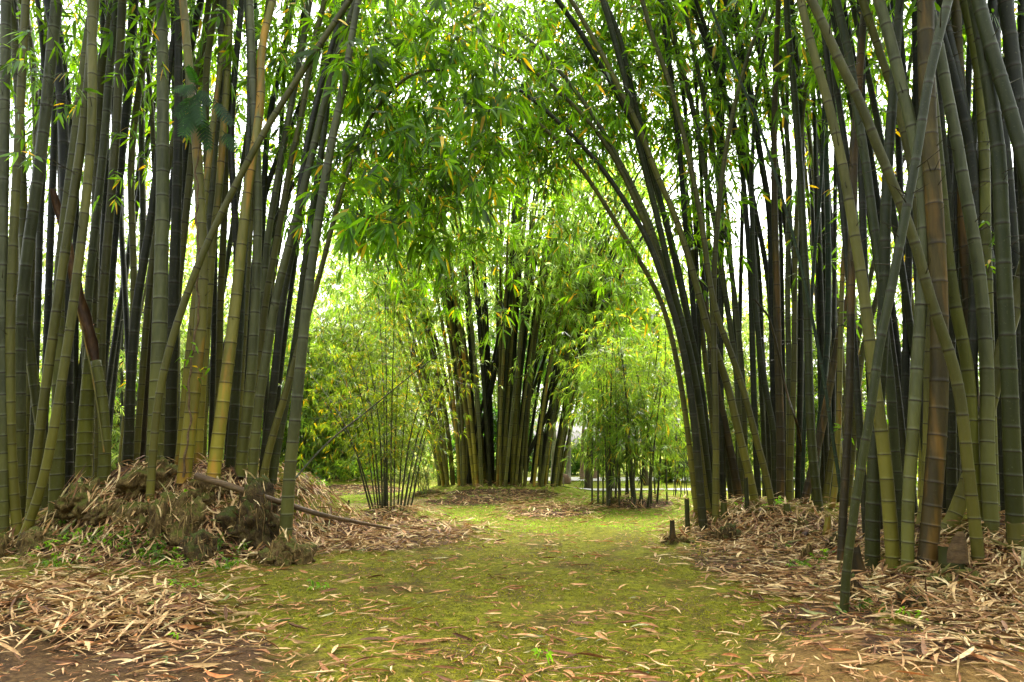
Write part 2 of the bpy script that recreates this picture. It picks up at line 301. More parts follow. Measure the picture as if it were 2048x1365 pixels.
fr = ramp(N, [(.34, (.28, .25, .22)), (.48, (1, 1, 1)), (.72, (1.4, 1.4, 1.3))]); L(nC, fr.inputs[0]); c = mixc(N, L, 1.0, c, fr.outputs[0], 'MULTIPLY')
p = N('BsdfPrincipled', i_Roughness=.95); p.inputs['Specular IOR Level'].default_value = .12; L(c, p.inputs['Base Color'])
ad = N('Math', operation='MULTIPLY_ADD'); ad.inputs[1].default_value = .45; L(nC, ad.inputs[0]); L(nB, ad.inputs[2])
bp = N('Bump', i_Strength=.9, i_Distance=.05); L(ad.outputs[0], bp.inputs['Height']); L(bp.outputs[0], p.inputs['Normal'])
o = N('OutputMaterial'); L(p.outputs[0], o.inputs[0]); M_GROUND = m
lawn_m = _st((GY - 9) / 9) * (1 - .0 * GX)
tag(mesh('ground', np.stack([GX, GY, GZ], -1).reshape(-1, 3), [GF], M_GROUND, smooth=True,
         attrs=dict(pile=pile_m.ravel(), soil=soil_m.ravel(), ochre=ochre_m.ravel(), tan=tan_m.ravel(), lawn=lawn_m.ravel())), kind='structure')
def road(name, x0, x1, yc, hw):
    xs = np.linspace(x0, x1, 40); V = []
    for x in xs:
        for s in (-1, 0, 1): y = yc(x) + s * hw; V.append((x, y, float(H(x, y)) + .03))
    i = np.arange(39) * 3
    tag(mesh(name, V, [np.concatenate([np.stack([i + k, i + 3 + k, i + 4 + k, i + 1 + k], 1) for k in (0, 1)])], M_PATH, smooth=True), kind='structure')
road('path', 1.2, 30, lambda x: 23.2 + .02 * x, .45)
road('road', 0.6, 60, lambda x: 30.5 - .02 * x, 1.6)

# ------------------------------------------------------------------ leaf sprays
def leaves(P, AX, n_leaf, L0, fan=72, wid=.17, droop=.24, fold=True, spread=.5, rnd=RNG):
    """leaf geometry for sprays hanging at P with axis AX"""
    P = np.asarray(P, float); n = len(P); m = n_leaf
    AX = norm(AX); rv = norm(rnd.normal(size=(n, 3))); side = norm(np.cross(AX, rv)); nor = np.cross(AX, side)
    ph = np.radians(np.linspace(-fan, fan, m)[None] + rnd.normal(0, 14, (n, m)))
    d = np.cos(ph)[..., None] * AX[:, None] + np.sin(ph)[..., None] * side[:, None] + rnd.normal(0, .22, (n, m, 3)); d[..., 2] -= .22
    d = norm(d); L = L0 * rnd.uniform(.55, 1.25, (n, m)) 
    base = P[:, None] - AX[:, None] * (np.abs(ph)[..., None] / radians(fan) * spread * L0 * 1.6) * rnd.uniform(.4, 1, (n, m, 1))
    wv = norm(np.cross(d, nor[:, None] + rnd.normal(0, .55, (n, m, 3)))); up = np.cross(wv, d)
    down = np.zeros(3); down[2] = -1
    def pt(t, wf, s): return base + d * (L * t)[..., None] + down * (droop * L * t * t)[..., None] + wv * (s * wf * wid * L)[..., None] + up * ((.25 * abs(s) * wf * wid) * L)[..., None]
    if fold:
        vs = [pt(0, 0, 0), pt(.3, .5, 1), pt(.3, .5, -1), pt(.66, .38, 1), pt(.66, .38, -1), pt(1, 0, 0)]
        V = np.stack(vs, 2).reshape(-1, 3); b = np.arange(n * m)[:, None] * 6
        return V, [b + np.array([[0, 2, 1]]), b + np.array([[1, 2, 4, 3]]), b + np.array([[3, 4, 5]])]
    vs = [pt(0, 0, 0), pt(.42, .5, 1), pt(1, 0, 0), pt(.42, .5, -1)]
    V = np.stack(vs, 2).reshape(-1, 3); b = np.arange(n * m)[:, None] * 4
    return V, [b + np.array([[0, 3, 2, 1]])]
class Parts:
    """collects leaf faces (slot 0) and twig faces (slot 1)"""
    def __init__(s): s.V = []; s.F = []; s.M = []; s.n = 0
    def add(s, V, F, mi=0):
        for f in F: s.F.append(f + s.n); s.M.append(np.full(len(f), mi))
        s.V.append(V); s.n += len(V)
    def twig(s, a, b, r0, r1, sag=.1, k=5, sides=4):
        t = np.linspace(0, 1, k)[:, None]; C = a * (1 - t) + b * t; C[:, 2] += sag * (4 * t[:, 0] * (1 - t[:, 0]))
        s.add(tube_rings(C, np.linspace(r0, r1, k), sides), [tube_faces(k, sides)], 1)
    def build(s, name, mats, parent):
        if not s.V: return None
        V = np.vstack(s.V); out = None
        for slot, nm in ((0, name), (1, 'twig_sprays')):
            fs = [f for f, m in zip(s.F, s.M) if m[0] == slot]
            if not fs: continue
            used = np.unique(np.concatenate([f.ravel() for f in fs])); mp = np.full(len(V), -1); mp[used] = np.arange(len(used))
            o = mesh(nm if out is not None or slot == 0 else name, V[used], [mp[f] for f in fs], mats[slot], parent=parent)
            if out is None: out = o
            else: o.parent = out
        return out

# ------------------------------------------------------------------ culms
CULMS = []      # dict per culm, filled by culm()
def stalk_mesh(C, r0, r1, parent, material, sides=14, inter=(.16, .42), name='stalk', cap=True, detail=True, mid_r=None):
    C, Ltot = resample(C, max(30, int(len(C)))); 
    s = np.linspace(0, Ltot, len(C))
    nodes = [0.0]; 
    while nodes[-1] < Ltot:
        q = nodes[-1]; k = min(1, q / 3.0); tail = max(.55, 1 - .45 * max(0, (q - .6 * Ltot) / (.4 * Ltot)))
        nodes.append(q + (inter[0] * (1 - k) + inter[1] * k) * tail * random.uniform(.9, 1.1))
    ss, nd, rf, sgs = [], [], [], []
    for a, b in zip(nodes[:-1], nodes[1:]):
        d = b - a; sr_ = random.random()
        if detail: T = [(0, 1.04), (min(.03, .010 / d), 1.035), (min(.06, .022 / d), .985), (.14, .985), (.5, .98), (.88, .99), (.975, 1.0)]
        else: T = [(0, 1.05), (.05, .98), (.96, .99)]
        for t, f in T:
            if a + t * d < Ltot: ss.append(a + t * d); nd.append(t); rf.append(f); sgs.append(sr_)
    ss = np.array(ss); nd = np.array(nd); rf = np.array(rf)
    CC = np.stack([np.interp(ss, s, C[:, i]) for i in range(3)], 1)
    T = norm(np.gradient(C, axis=0)); TT = norm(np.stack([np.interp(ss, s, T[:, i]) for i in range(3)], 1))
    R = (r0 + (r1 - r0) * (ss / Ltot)) * rf
    if mid_r is not None: R = np.interp(ss, mid_r[0], mid_r[1]) * rf
    ref = np.array([0, 1., 0]) if abs(T[len(T) // 2][1]) < .75 else np.array([0, 0, 1.])
    A = norm(np.cross(TT, ref)); B = np.cross(A, TT); th = np.linspace(0, 2 * pi, sides, endpoint=False)
    V = (CC[:, None] + R[:, None, None] * (np.cos(th)[None, :, None] * A[:, None] + np.sin(th)[None, :, None] * B[:, None])).reshape(-1, 3)
    F = [tube_faces(len(ss), sides)]
    if cap: F.append(np.array([[(len(ss) - 1) * sides + j for j in range(sides)]]))
    z0 = C[0, 2]
    o = mesh(name, V, F, material, attrs=dict(nd=np.repeat(nd, sides), seg=np.repeat(sgs, sides), hgt=np.clip(V[:, 2] - z0, 0, 60)), smooth=True, parent=parent)
    return o
def lift_path(pts, Y0, k):
    """trace (top first) -> 3D control points, bottom first; depth drifts by k per metre of height"""
    pts = pts[::-1]
    if Y0 is None: b = hit(*pts[0])
    else:
        b = at(*pts[0], Y0); b[2] = float(H(b[0], b[1]))
    P = [b]; y0, z0 = b[1], b[2]
    for px, py in pts[1:]:
        d = ray(px, py); t = (y0 + k * (CAMZ - z0)) / (d[1] - k * d[2]); q = CAM + d * t
        if q[2] > P[-1][2] - .5 or True: P.append(q)
    return np.array(P)
def culm(clump, kind, pts, w0, w1, Y0=None, k=None, label=None, total=None, ext=True, cut=False, bend=.045, nat=10):
    k = random.uniform(-.03, .07) if k is None else k
    P = lift_path(pts, Y0, k)
    C = catmull(P, 60); C, Lv = resample(C, 70); C = smoothline(C, 10)
    d0 = P[0][1]; dT = P[-1][1] * cos(PITCH) + (P[-1][2] - CAMZ) * sin(PITCH)
    r0, r1 = w0 / 2 * d0 / FPX, w1 / 2 * dT / FPX
    nvis = len(C)
    if ext:
        tl = total or random.uniform(14, 17); q = C[-1]; t = norm(C[-1] - C[-5]); hz = np.array([t[0], t[1] * .5, 0]); hz = norm(hz) if np.linalg.norm(hz) > .02 else norm(np.array([random.gauss(0, 1), random.gauss(0, .6), 0]))
        E = []; rem = tl - Lv; st = .45
        while rem > 0 and len(E) < 60:
            f = len(E) / 20
            t = norm(t + hz * bend * (.4 + f) + np.array([0, 0, -1]) * bend * (f * .9)); q = q + t * st; E.append(q); rem -= st
        if E: C = np.vstack([C, E])
    seg = np.concatenate([[0], np.cumsum(np.linalg.norm(np.diff(C, axis=0), axis=1))])
    Lv = seg[nvis - 1]; Lt = seg[-1]
    mid = (np.array([0, .25 * min(1.2, Lv), Lv * .5, Lv, Lv + .3 * (Lt - Lv), Lt]), np.array([r0, r0 * .97, (r0 * .93 + r1) / 2, r1, r1 * .8, .008 if Lt > Lv + 1 else r1 * .8]))
    if Lt <= Lv + .01: mid = (np.array([0, Lv * .5, Lv]), np.array([r0, (r0 + r1) / 2, r1]))
    root = empty('bamboo_culm', C[0])
    stalk_mesh(C, r0, r1, root, CM[kind], sides=14 if r0 * FPX / d0 > 4 else 8, mid_r=mid, detail=w0 > 6, inter=(.17, .44) if d0 < 16 else (.25, .45))
    px, py = project(C[0])
    rec = dict(root=root, C=C, seg=seg, kind=kind, clump=clump, px=float(px), label=label, sprays=[], d0=d0, lean=float(pts[0][0] - pts[-1][0]) / max(60, pts[-1][1] - pts[0][1]), w=w0, Lv=Lv, nv=nvis, ext=ext)
    CULMS.append(rec); return rec

Lc = 'left'; Rb = 'back right'; Rf = 'front right'
# ---- left clump (traces top first, in photo pixels, lifted onto the mound)
culm(Lc, 'grey', [(12,0),(8,300),(4,600),(6,850),(8,1082)], 19, 19, label='grey bamboo culm cut by the left edge of the photo')
culm(Lc, 'olive', [(52,0),(36,300),(22,600),(22,880),(38,1045)], 19, 15, Y0=10.2, label='smooth yellow olive culm beside the grey culm at the left edge')
culm(Lc, 'grey', [(114,0),(83,300),(45,600),(39,900),(40,1028)], 22, 21, Y0=10.7, label='thick grey culm with pale joints behind the yellow olive culm at far left')
culm(Lc, 'moss', [(38,200),(45,400),(52,600),(60,700),(70,780),(81,860),(88,950),(90,1030)], 19, 17, Y0=10.9, label='bowed culm flecked with moss behind two crossing stalks at far left')
culm(Lc, 'olive', [(190,0),(178,150),(161,300),(116,600),(75,900),(58,1060)], 19, 17, Y0=9.9, label='olive culm leaning right with an orange foot, beside the frontmost left stalk')
culm(Lc, 'olive', [(184,0),(182,280),(148,600),(100,900),(72,1010),(40,1092)], 18, 17, label='front olive culm whose foot sweeps left into a brown root ball')
culm(Lc, 'moss', [(172,100),(148,300),(124,500),(116,640),(118,800),(113,1020)], 28, 16, Y0=10.4, label='stout mossy culm standing behind the front sweeping stalk')
culm(Lc, 'dark', [(128,300),(132,500),(135,700),(138,965)], 24, 20, Y0=11.3, label='dark culm left of the short broken mossy one')
culm(Lc, 'grey', [(235,0),(226,80),(218,160),(207,300),(176,600),(173,760),(176,950)], 17, 15, Y0=11.8, label='grey banded culm leaning right behind the split brown one')
culm(Lc, 'dark', [(268,0),(256,200),(243,300),(222,560),(205,760),(198,920)], 14, 18, Y0=12.2)
culm(Lc, 'olive', [(245,0),(230,300),(206,600),(200,800),(202,915)], 18, 16, Y0=11.4)
culm(Lc, 'olive', [(232,0),(215,70),(202,140),(197,260),(192,420),(186,650),(183,930)], 15, 18, Y0=12.4)
culm(Lc, 'olive', [(308,0),(283,150),(264,290),(263,420),(268,560),(262,740),(256,915)], 12, 14, Y0=12.3, label='thin olive culm bowing sideways in the gap left of the thick ringed stalk')
culm(Lc, 'dark', [(330,200),(315,330),(300,450),(285,540),(272,620),(262,760),(258,912)], 20, 13, Y0=11.3, label='dark culm with tan collars in the gap left of the thick ringed stalk')
culm(Lc, 'olive', [(330,360),(312,460),(297,600),(281,800),(273,915)], 13, 13, Y0=11.6)
culm(Lc, 'dead', [(306,500),(300,600),(297,700),(290,830),(284,910)], 11, 11, Y0=12.0, ext=False)
culm(Lc, 'grey', [(324,0),(326,300),(321,600),(312,850),(309,940)], 33, 20, label='thickest culm of the left clump, ringed with brown collars near its root ball')
culm(Lc, 'olive', [(700,0),(600,150),(508,300),(418,480),(370,600),(325,750),(308,880),(303,962)], 16, 12, k=.02, Y0=9.75, label='slim brownish culm slanting far right across the whole left clump')
culm(Lc, 'dark', [(357,0),(356,300),(347,600),(341,800),(340,930)], 26, 14, Y0=11.3, label='dark grey culm just right of the thickest ringed one')
culm(Lc, 'olive', [(400,150),(385,300),(367,480),(354,620),(348,900)], 14, 14, Y0=11.9)
AA = culm(Lc, 'yellow', [(366,0),(375,100),(384,200),(394,300),(405,500),(403,620),(395,720),(380,850),(367,968)], 28, 15, label='yellow culm with a woody vine climbing up its side')
culm(Lc, 'yellow', [(415,350),(400,500),(385,640),(373,750),(362,880),(354,960)], 15, 12, Y0=10.9, label='slim yellow culm just left of the vine covered one')
culm(Lc, 'dark', [(402,0),(388,60),(378,140),(372,300),(368,500)], 14, 14, Y0=12.6)
culm(Lc, 'olive', [(434,0),(422,70),(412,150),(413,300),(417,420),(412,600),(408,900)], 14, 13, Y0=12.1)
culm(Lc, 'grey', [(448,0),(438,200),(428,300),(420,500),(417,620),(405,800),(396,920)], 14, 15, Y0=11.6)
culm(Lc, 'yellow', [(461,0),(455,150),(444,300),(436,400),(424,500),(416,620),(405,760),(398,900)], 17, 13, Y0=11.4)
culm(Lc, 'dark', [(484,0),(476,80),(465,200),(462,300),(470,430),(474,540),(468,700),(455,930)], 15, 12, Y0=11.7, label='dark grey culm kinked in the middle behind the orange footed one')
culm(Lc, 'olive', [(452,300),(448,450),(441,600),(438,760),(433,935)], 14, 13, Y0=12.3)
culm(Lc, 'yellow', [(546,0),(530,60),(520,120),(523,190),(510,290),(493,400),(474,580),(460,700),(440,850),(424,972)], 27, 14, label='big yellow culm with orange stains at its foot above the fallen log')
culm(Lc, 'grey', [(500,0),(505,150),(512,280),(516,400),(514,520),(511,600),(503,750),(488,880),(480,960)], 22, 14, Y0=10.6, label='dark upright culm with tan scars at its joints right of the orange stained one')
culm(Lc, 'green', [(498,300),(492,420),(484,550),(480,650),(472,780),(463,900),(458,960)], 20, 14, Y0=10.7, label='green ringed culm between the orange stained and the scarred dark culm')
culm(Lc, 'olive', [(508,330),(500,450),(492,600),(482,760),(474,930)], 13, 13, Y0=11.6)
culm(Lc, 'grey', [(620,0),(600,120),(567,290),(550,390),(535,480),(527,600),(520,700),(512,850),(505,965)], 15, 12, Y0=11.5)
culm(Lc, 'dark', [(586,0),(570,100),(550,180),(535,260),(528,380),(522,560),(515,900)], 13, 11, Y0=12.7)
culm(Lc, 'dark', [(640,100),(612,180),(585,250),(556,315),(527,400),(505,560),(490,760),(482,940)], 13, 10, Y0=12.4)
culm(Lc, 'olive', [(650,0),(625,100),(600,250),(586,300),(572,380),(556,470),(543,540),(530,610),(518,760),(508,960)], 15, 11, Y0=11.2)
culm(Lc, 'grey', [(712,0),(690,70),(662,155),(626,300),(597,420),(573,510),(551,600),(535,700),(516,820),(508,900),(503,975)], 20, 13, Y0=10.3, label='pale banded culm leaning right, second from the right side of the left clump')
culm(Lc, 'dark', [(640,180),(612,300),(598,400),(585,500),(565,600),(553,720),(542,820),(530,900),(524,985)], 18, 12, Y0=10.5)
culm(Lc, 'green', [(690,0),(672,80),(655,200),(644,300),(625,420),(605,570),(590,700),(572,800),(553,900),(541,988)], 18, 11, Y0=10.7, label='dark green culm right behind the lone front culm, leaning right')
TT_ = culm(Lc, 'olive', [(890,141),(846,138),(815,149),(776,189),(732,246),(705,325),(684,370),(668,440),(650,510),(634,570),(610,650),(590,720),(565,810),(540,890),(517,968)], 16, 5, Y0=10.2, k=.0, ext=False, label='thin olive culm crossing behind the lone front culm and arching over the path')
culm(Lc, 'grey', [(717,0),(702,80),(690,160),(670,250),(655,330),(640,420),(622,540),(612,620),(600,740),(588,860),(578,960),(572,1060),(568,1115)], 26, 13, k=.0, label='lone grey green culm nearest the path, rising from its own root ball')
for pts, Y, w_, kd in [([(28,0),(34,120),(42,300),(46,500),(50,900)],12,15,'dark'),([(57,60),(68,150),(73,300),(66,500),(64,900)],12.4,15,'olive'),([(115,30),(124,100),(135,190),(142,260),(152,380),(160,900)],12.8,14,'dark'),
    ([(112,150),(108,300),(100,500),(96,900)],12.2,15,'dark'),([(88,300),(80,450),(76,600),(74,900)],11.8,14,'dark'),([(205,0),(208,150),(212,350),(190,900)],13,12,'dark'),
    ([(286,40),(283,300),(284,520),(250,900)],13,13,'grey'),([(305,250),(312,400),(322,600),(318,900)],12.9,11,'olive'),([(430,480),(428,650),(425,900)],13,12,'dark'),([(475,620),(445,720),(430,930)],13.1,10,'dark'),([(568,160),(560,300),(545,480),(536,700),(528,940)],13.2,10,'dark')]:
    culm(Lc, kd, pts, w_, w_ * .85, Y0=Y)
# ---- clump at the back right (arches left over the path)
culm(Rb, 'olive', [(972,185),(1000,197),(1048,225),(1083,250),(1120,288),(1163,338),(1210,410),(1250,475),(1290,540),(1322,600),(1345,680),(1365,790),(1380,900),(1395,1048)], 12, 7, Y0=12.4, k=-.04, ext=False, label='lowest of the long culms arching left over the path, brownish and bare')
culm(Rb, 'olive', [(960,80),(996,96),(1065,140),(1103,170),(1142,206),(1177,242),(1216,294),(1254,365),(1290,450),(1315,510),(1340,600),(1365,700),(1385,800),(1400,900),(1412,1000),(1420,1038)], 12, 7, Y0=12.2, k=-.06, ext=False, label='pale arching culm between the highest and the lowest arch over the path')
culm(Rb, 'dark', [(1030,175),(1062,195),(1120,247),(1180,308),(1224,363),(1260,420),(1297,480),(1325,560),(1352,640),(1373,732),(1389,850),(1398,950),(1407,1062)], 17, 7, k=-.03, ext=False, label='sturdy dark culm leading the left edge of the arching clump')
culm(Rb, 'grey', [(900,2),(927,8),(982,27),(1051,74),(1083,101),(1133,159),(1164,198),(1202,255),(1243,330),(1285,410),(1318,500),(1345,590),(1362,660),(1385,760),(1400,870),(1415,960),(1424,1028)], 12, 7, Y0=12.6, k=-.07, ext=False, label='highest grey culm sweeping in a long arch to the top centre')
culm(Rb, 'green', [(1205,0),(1224,63),(1249,154),(1268,247),(1290,340),(1316,440),(1338,540),(1354,610),(1366,650),(1388,740),(1405,850),(1424,1030)], 15, 11, Y0=12.3, k=-.05)
culm(Rb, 'green', [(1180,-60),(1215,20),(1238,60),(1257,154),(1285,264),(1309,352),(1330,440),(1352,530),(1366,600),(1390,700),(1407,800),(1418,900),(1430,1010)], 13, 10, Y0=12.8, k=-.05)
culm(Rb, 'dark', [(1114,0),(1153,52),(1188,110),(1224,170),(1252,220),(1285,290),(1312,380),(1340,470),(1362,560),(1384,680),(1400,820),(1412,1000)], 13, 10, Y0=13, k=-.05)
culm(Rb, 'dark', [(1318,0),(1337,110),(1353,247),(1362,330),(1368,420),(1376,500),(1382,560),(1387,620),(1393,720),(1402,860),(1410,1020)], 13, 9, Y0=12.9)
culm(Rb, 'grey', [(1322,5),(1353,96),(1383,206),(1400,290),(1418,388),(1430,443),(1437,498),(1447,564),(1455,620),(1463,666),(1472,740),(1479,842),(1482,1005)], 12, 10, Y0=13)
culm(Rb, 'olive', [(1290,20),(1304,77),(1322,116),(1337,160),(1355,225),(1375,300),(1388,366),(1399,421),(1408,476),(1416,542),(1425,600),(1441,655),(1458,695),(1476,743),(1489,787),(1502,837),(1519,905),(1533,950),(1546,1021)], 14, 9, k=-.02, label='slender olive culm leaning left, crossing in front of its clump, foot in loose leaves')
culm(Rb, 'olive', [(1142,0),(1202,104),(1243,187),(1285,270),(1311,348),(1340,405),(1372,498),(1398,590),(1423,688),(1441,721),(1454,765),(1467,820),(1482,886),(1498,945),(1511,1005)], 17, 9, Y0=12.0, k=-.03, label='strong olive culm slanting left from the middle of the arching clump')
culm(Rb, 'olive', [(1432,480),(1428,560),(1428,700),(1431,800),(1432,900),(1431,1052)], 14, 11, k=0, label='straight olive culm with clear joints beside the dark leading edge culm')
culm(Rb, 'dark', [(1452,0),(1449,90),(1445,200),(1444,300),(1443,460),(1442,600),(1441,750),(1444,900),(1446,990)], 13, 9, Y0=12.9, label='straight dark culm standing upright among leaning neighbours in the arching clump')
culm(Rb, 'dead', [(1400,560),(1418,650),(1432,760),(1450,850),(1468,940),(1478,1000)], 18, 9, Y0=12.9, ext=False)
culm(Rb, 'grey', [(1366,0),(1375,44),(1388,105),(1401,165),(1421,264),(1435,360),(1447,450),(1456,487),(1463,542),(1470,600),(1477,660),(1482,721),(1487,790),(1492,1000)], 12, 8, Y0=13.2)
culm(Rb, 'green', [(1388,20),(1414,92),(1443,171),(1467,253),(1480,310),(1488,370),(1492,430),(1498,500),(1501,560),(1503,620),(1506,740),(1510,850),(1515,975)], 13, 9, Y0=12.9)
culm(Rb, 'dark', [(1440,150),(1465,240),(1489,311),(1502,377),(1515,443),(1526,498),(1537,564),(1543,660),(1548,800),(1551,985)], 12, 9, Y0=13.4)
culm(Rb, 'dark', [(1455,10),(1482,92),(1502,187),(1519,300),(1527,350),(1538,410),(1542,500),(1543,600),(1546,750),(1549,985)], 13, 12, Y0=13.0)
culm(Rb, 'green', [(1504,420),(1506,520),(1508,600),(1514,640),(1520,710),(1529,765),(1538,815),(1548,870),(1550,985)], 14, 9, Y0=12.6)
culm(Rb, 'dead', [(1557,0),(1553,99),(1550,198),(1548,300),(1549,410),(1552,520),(1554,600),(1556,710),(1559,798),(1561,886),(1561,1003)], 17, 10, Y0=12.2, label='brown drying culm upright in the bright gap of the right clump')
culm(Rb, 'grey', [(1555,0),(1561,143),(1568,220),(1577,300),(1579,410),(1576,500),(1575,600),(1577,700),(1580,900),(1582,1000)], 12, 9, Y0=13)
culm(Rb, 'olive', [(1600,300),(1594,420),(1590,540),(1589,650),(1588,760),(1583,860),(1578,1000)], 13, 9, Y0=12.7)
culm(Rb, 'green', [(1573,0),(1577,77),(1586,154),(1592,231),(1598,310),(1604,410),(1608,498),(1612,564),(1615,620),(1617,710),(1620,820),(1625,916),(1632,970),(1638,1022)], 18, 12, label='green culm with a curved foot standing in loose dry leaves')
culm(Rb, 'dark', [(1583,0),(1590,99),(1597,187),(1603,264),(1604,400),(1602,560),(1601,760),(1596,1000)], 13, 11, Y0=13)
culm(Rb, 'teal', [(1440,60),(1475,150),(1491,187),(1511,229),(1535,300),(1550,344),(1568,410),(1588,476),(1603,537),(1617,600),(1630,666),(1643,727),(1654,798),(1663,864),(1674,927),(1685,1015),(1693,1100)], 8, 5, k=.02, label='thin teal pole slanting across the gap to the foot of the front leaning culm')
culm(Rb, 'teal', [(1648,200),(1645,300),(1640,399),(1634,454),(1628,520),(1623,600),(1614,750),(1607,900),(1604,990)], 8, 6, Y0=12.4, label='thin upright teal stalk inside the right clump')
culm(Rb, 'teal', [(1646,0),(1648,150),(1652,300),(1656,450),(1657,600),(1655,690),(1648,760),(1640,850),(1632,950),(1628,1003)], 13, 10, Y0=12.6)
culm(Rb, 'dead', [(1722,460),(1705,560),(1690,620),(1672,700),(1655,800),(1638,880),(1622,950),(1608,1005)], 16, 11, Y0=12.1, ext=False, label='brown culm leaning right behind the thin teal pole')
culm(Rb, 'olive', [(1740,560),(1712,700),(1690,800),(1665,900),(1650,1005)], 13, 9, Y0=12.3)
culm(Rb, 'yellow', [(1700,330),(1695,420),(1688,500),(1683,600),(1681,690),(1679,780),(1676,886),(1670,980),(1665,1040)], 12, 8, Y0=11.6, label='slim pale yellow culm just left of the brown dead one')
culm(Rb, 'dead', [(1722,100),(1714,220),(1708,300),(1705,450),(1702,600),(1700,750),(1694,900),(1687,1010),(1682,1130)], 16, 15, label='brown dead culm standing between both right clumps')
culm(Rb, 'olive', [(1808,230),(1800,322),(1791,366),(1782,421),(1775,487),(1766,545),(1750,610),(1733,670),(1722,720),(1715,780),(1708,870),(1700,960),(1695,1030)], 14, 8, Y0=12.2)
for pts, Y, w_, kd in [([(1340,30),(1362,150),(1378,300),(1392,480),(1398,700),(1408,1000)],14,9,'dark'),([(1510,0),(1530,150),(1545,260),(1560,420),(1566,700),(1570,1000)],14.2,9,'dark'),([(1616,200),(1624,388),(1628,500),(1640,700),(1645,1000)],14,9,'dark'),
    ([(1480,200),(1492,330),(1505,420),(1520,560),(1526,800),(1528,985)],14.3,9,'green'),([(1414,400),(1424,620),(1440,800),(1462,990)],13.6,11,'dark'),([(1650,300),(1665,480),(1672,700),(1676,1000)],14,9,'dark'),([(1400,0),(1420,150),(1440,300),(1460,480),(1475,800),(1478,1000)],14.4,8,'green'),([(1530,0),(1556,200),(1580,420),(1596,700),(1600,1000)],14.6,8,'dark')]:
    culm(Rb, kd, pts, w_, w_ * .8, Y0=Y)

# ---- front right clump
culm(Rf, 'green', [(1896,0),(1879,66),(1863,132),(1852,187),(1835,300),(1819,388),(1806,454),(1793,520),(1780,600),(1762,666),(1753,732),(1745,798),(1731,886),(1723,922),(1712,999),(1701,1076),(1692,1142),(1688,1228)], 17, 18, k=-.02, label='foremost dark green culm on the right, leaning right from a leafless foot')
culm(Rf, 'olive', [(1601,0),(1616,66),(1634,132),(1649,176),(1665,242),(1679,300),(1692,366),(1703,432),(1716,509),(1730,600),(1739,680),(1748,760),(1758,830),(1768,900),(1777,1000),(1785,1100),(1788,1145)], 27, 15, label='olive culm leaning left, second from the foremost dark green culm')
culm(Rf, 'green', [(1800,0),(1785,200),(1772,400),(1768,600),(1762,740),(1756,800),(1750,900),(1745,1032),(1745,1140)], 28, 16, label='straight green culm nearest to the charred stump, with thick collars')
culm(Rf, 'green', [(1672,0),(1688,66),(1699,110),(1710,198),(1721,264),(1731,320),(1745,432),(1758,509),(1764,600),(1771,688),(1780,743),(1784,809),(1789,886),(1797,966),(1800,1032),(1806,1118)], 18, 16, Y0=8.2)
culm(Rf, 'dark', [(1721,0),(1722,100),(1724,200),(1722,300),(1726,450),(1732,620),(1742,800),(1752,980)], 14, 14, Y0=9.6)
culm(Rf, 'grey', [(1757,0),(1771,44),(1791,121),(1806,187),(1824,253),(1838,330),(1846,400),(1848,500),(1843,600),(1838,670),(1831,780),(1824,900),(1816,1000),(1813,1122)], 24, 21, Y0=7.7, label='smooth green culm left of the thick brown one, bowing left at the top')
culm(Rf, 'olive', [(1728,10),(1747,66),(1764,121),(1780,165),(1797,220),(1812,280),(1830,380),(1842,500),(1852,640),(1856,800),(1850,1000),(1845,1110)], 17, 15, Y0=8.9)
culm(Rf, 'dead', [(1851,0),(1853,150),(1860,300),(1870,432),(1875,520),(1878,600),(1879,732),(1878,798),(1874,886),(1866,988),(1857,1098),(1852,1150)], 36, 30, k=0, label='thick brown and orange culm, the most colourful of the right clumps')
culm(Rf, 'olive', [(1590,-60),(1623,0),(1645,44),(1665,92),(1692,154),(1714,187),(1736,242),(1760,311),(1778,344),(1793,388),(1806,421),(1824,465),(1841,520),(1857,590),(1875,640),(1895,690),(1907,730),(1918,776),(1927,842),(1933,910),(1942,988),(1951,1054),(1958,1135)], 23, 17, k=-.02, Y0=7.3, label='long culm crossing behind the thick brown one, leaning far left at the top')
culm(Rf, 'grey', [(1860,20),(1881,110),(1890,165),(1901,220),(1915,290),(1927,366),(1940,432),(1951,498),(1962,570),(1967,640),(1972,700),(1975,800),(1974,900),(1980,1000),(1985,1085)], 28, 20, Y0=7.8, label='smooth grey culm leaning left, right of the thick brown one')
culm(Rf, 'dark', [(1885,20),(1894,66),(1910,132),(1923,198),(1936,264),(1945,330),(1950,420),(1948,600),(1944,750),(1948,950),(1955,1080)], 20, 20, Y0=8.5)
culm(Rf, 'dead', [(1911,0),(1917,120),(1924,220),(1926,330),(1925,440),(1930,520),(1936,600),(1940,680),(1945,760),(1950,850),(1955,1050)], 22, 18, Y0=9.0)
culm(Rf, 'green', [(1956,0),(1973,66),(1993,132),(2017,209),(2035,275),(2052,340),(2075,460),(2092,640),(2098,860),(2100,1120)], 30, 25, Y0=6.9, label='thick green culm leaning left out of the right edge of the photo')
culm(Rf, 'moss', [(1930,0),(1949,88),(1960,154),(1965,230),(1969,330),(1970,450),(1974,560),(1976,650),(1980,800),(1990,1060)], 22, 20, Y0=8.4, label='yellowish culm with orange leaves hanging at its right side')
culm(Rf, 'green', [(1960,60),(1978,165),(1990,253),(1998,310),(2002,410),(2006,500),(2010,600),(2016,700),(2021,830),(2026,950),(2030,1070)], 33, 24, Y0=7.5, label='broad dark green culm by the right edge, rising from heaped dry leaves')
culm(Rf, 'dark', [(2010,0),(2019,66),(2030,154),(2040,250),(2050,350),(2056,600),(2060,1040)], 26, 26, Y0=8.0)
culm(Rf, 'dark', [(2000,200),(2015,350),(2025,480),(2034,600),(2040,800),(2042,1050)], 24, 20, Y0=8.8)
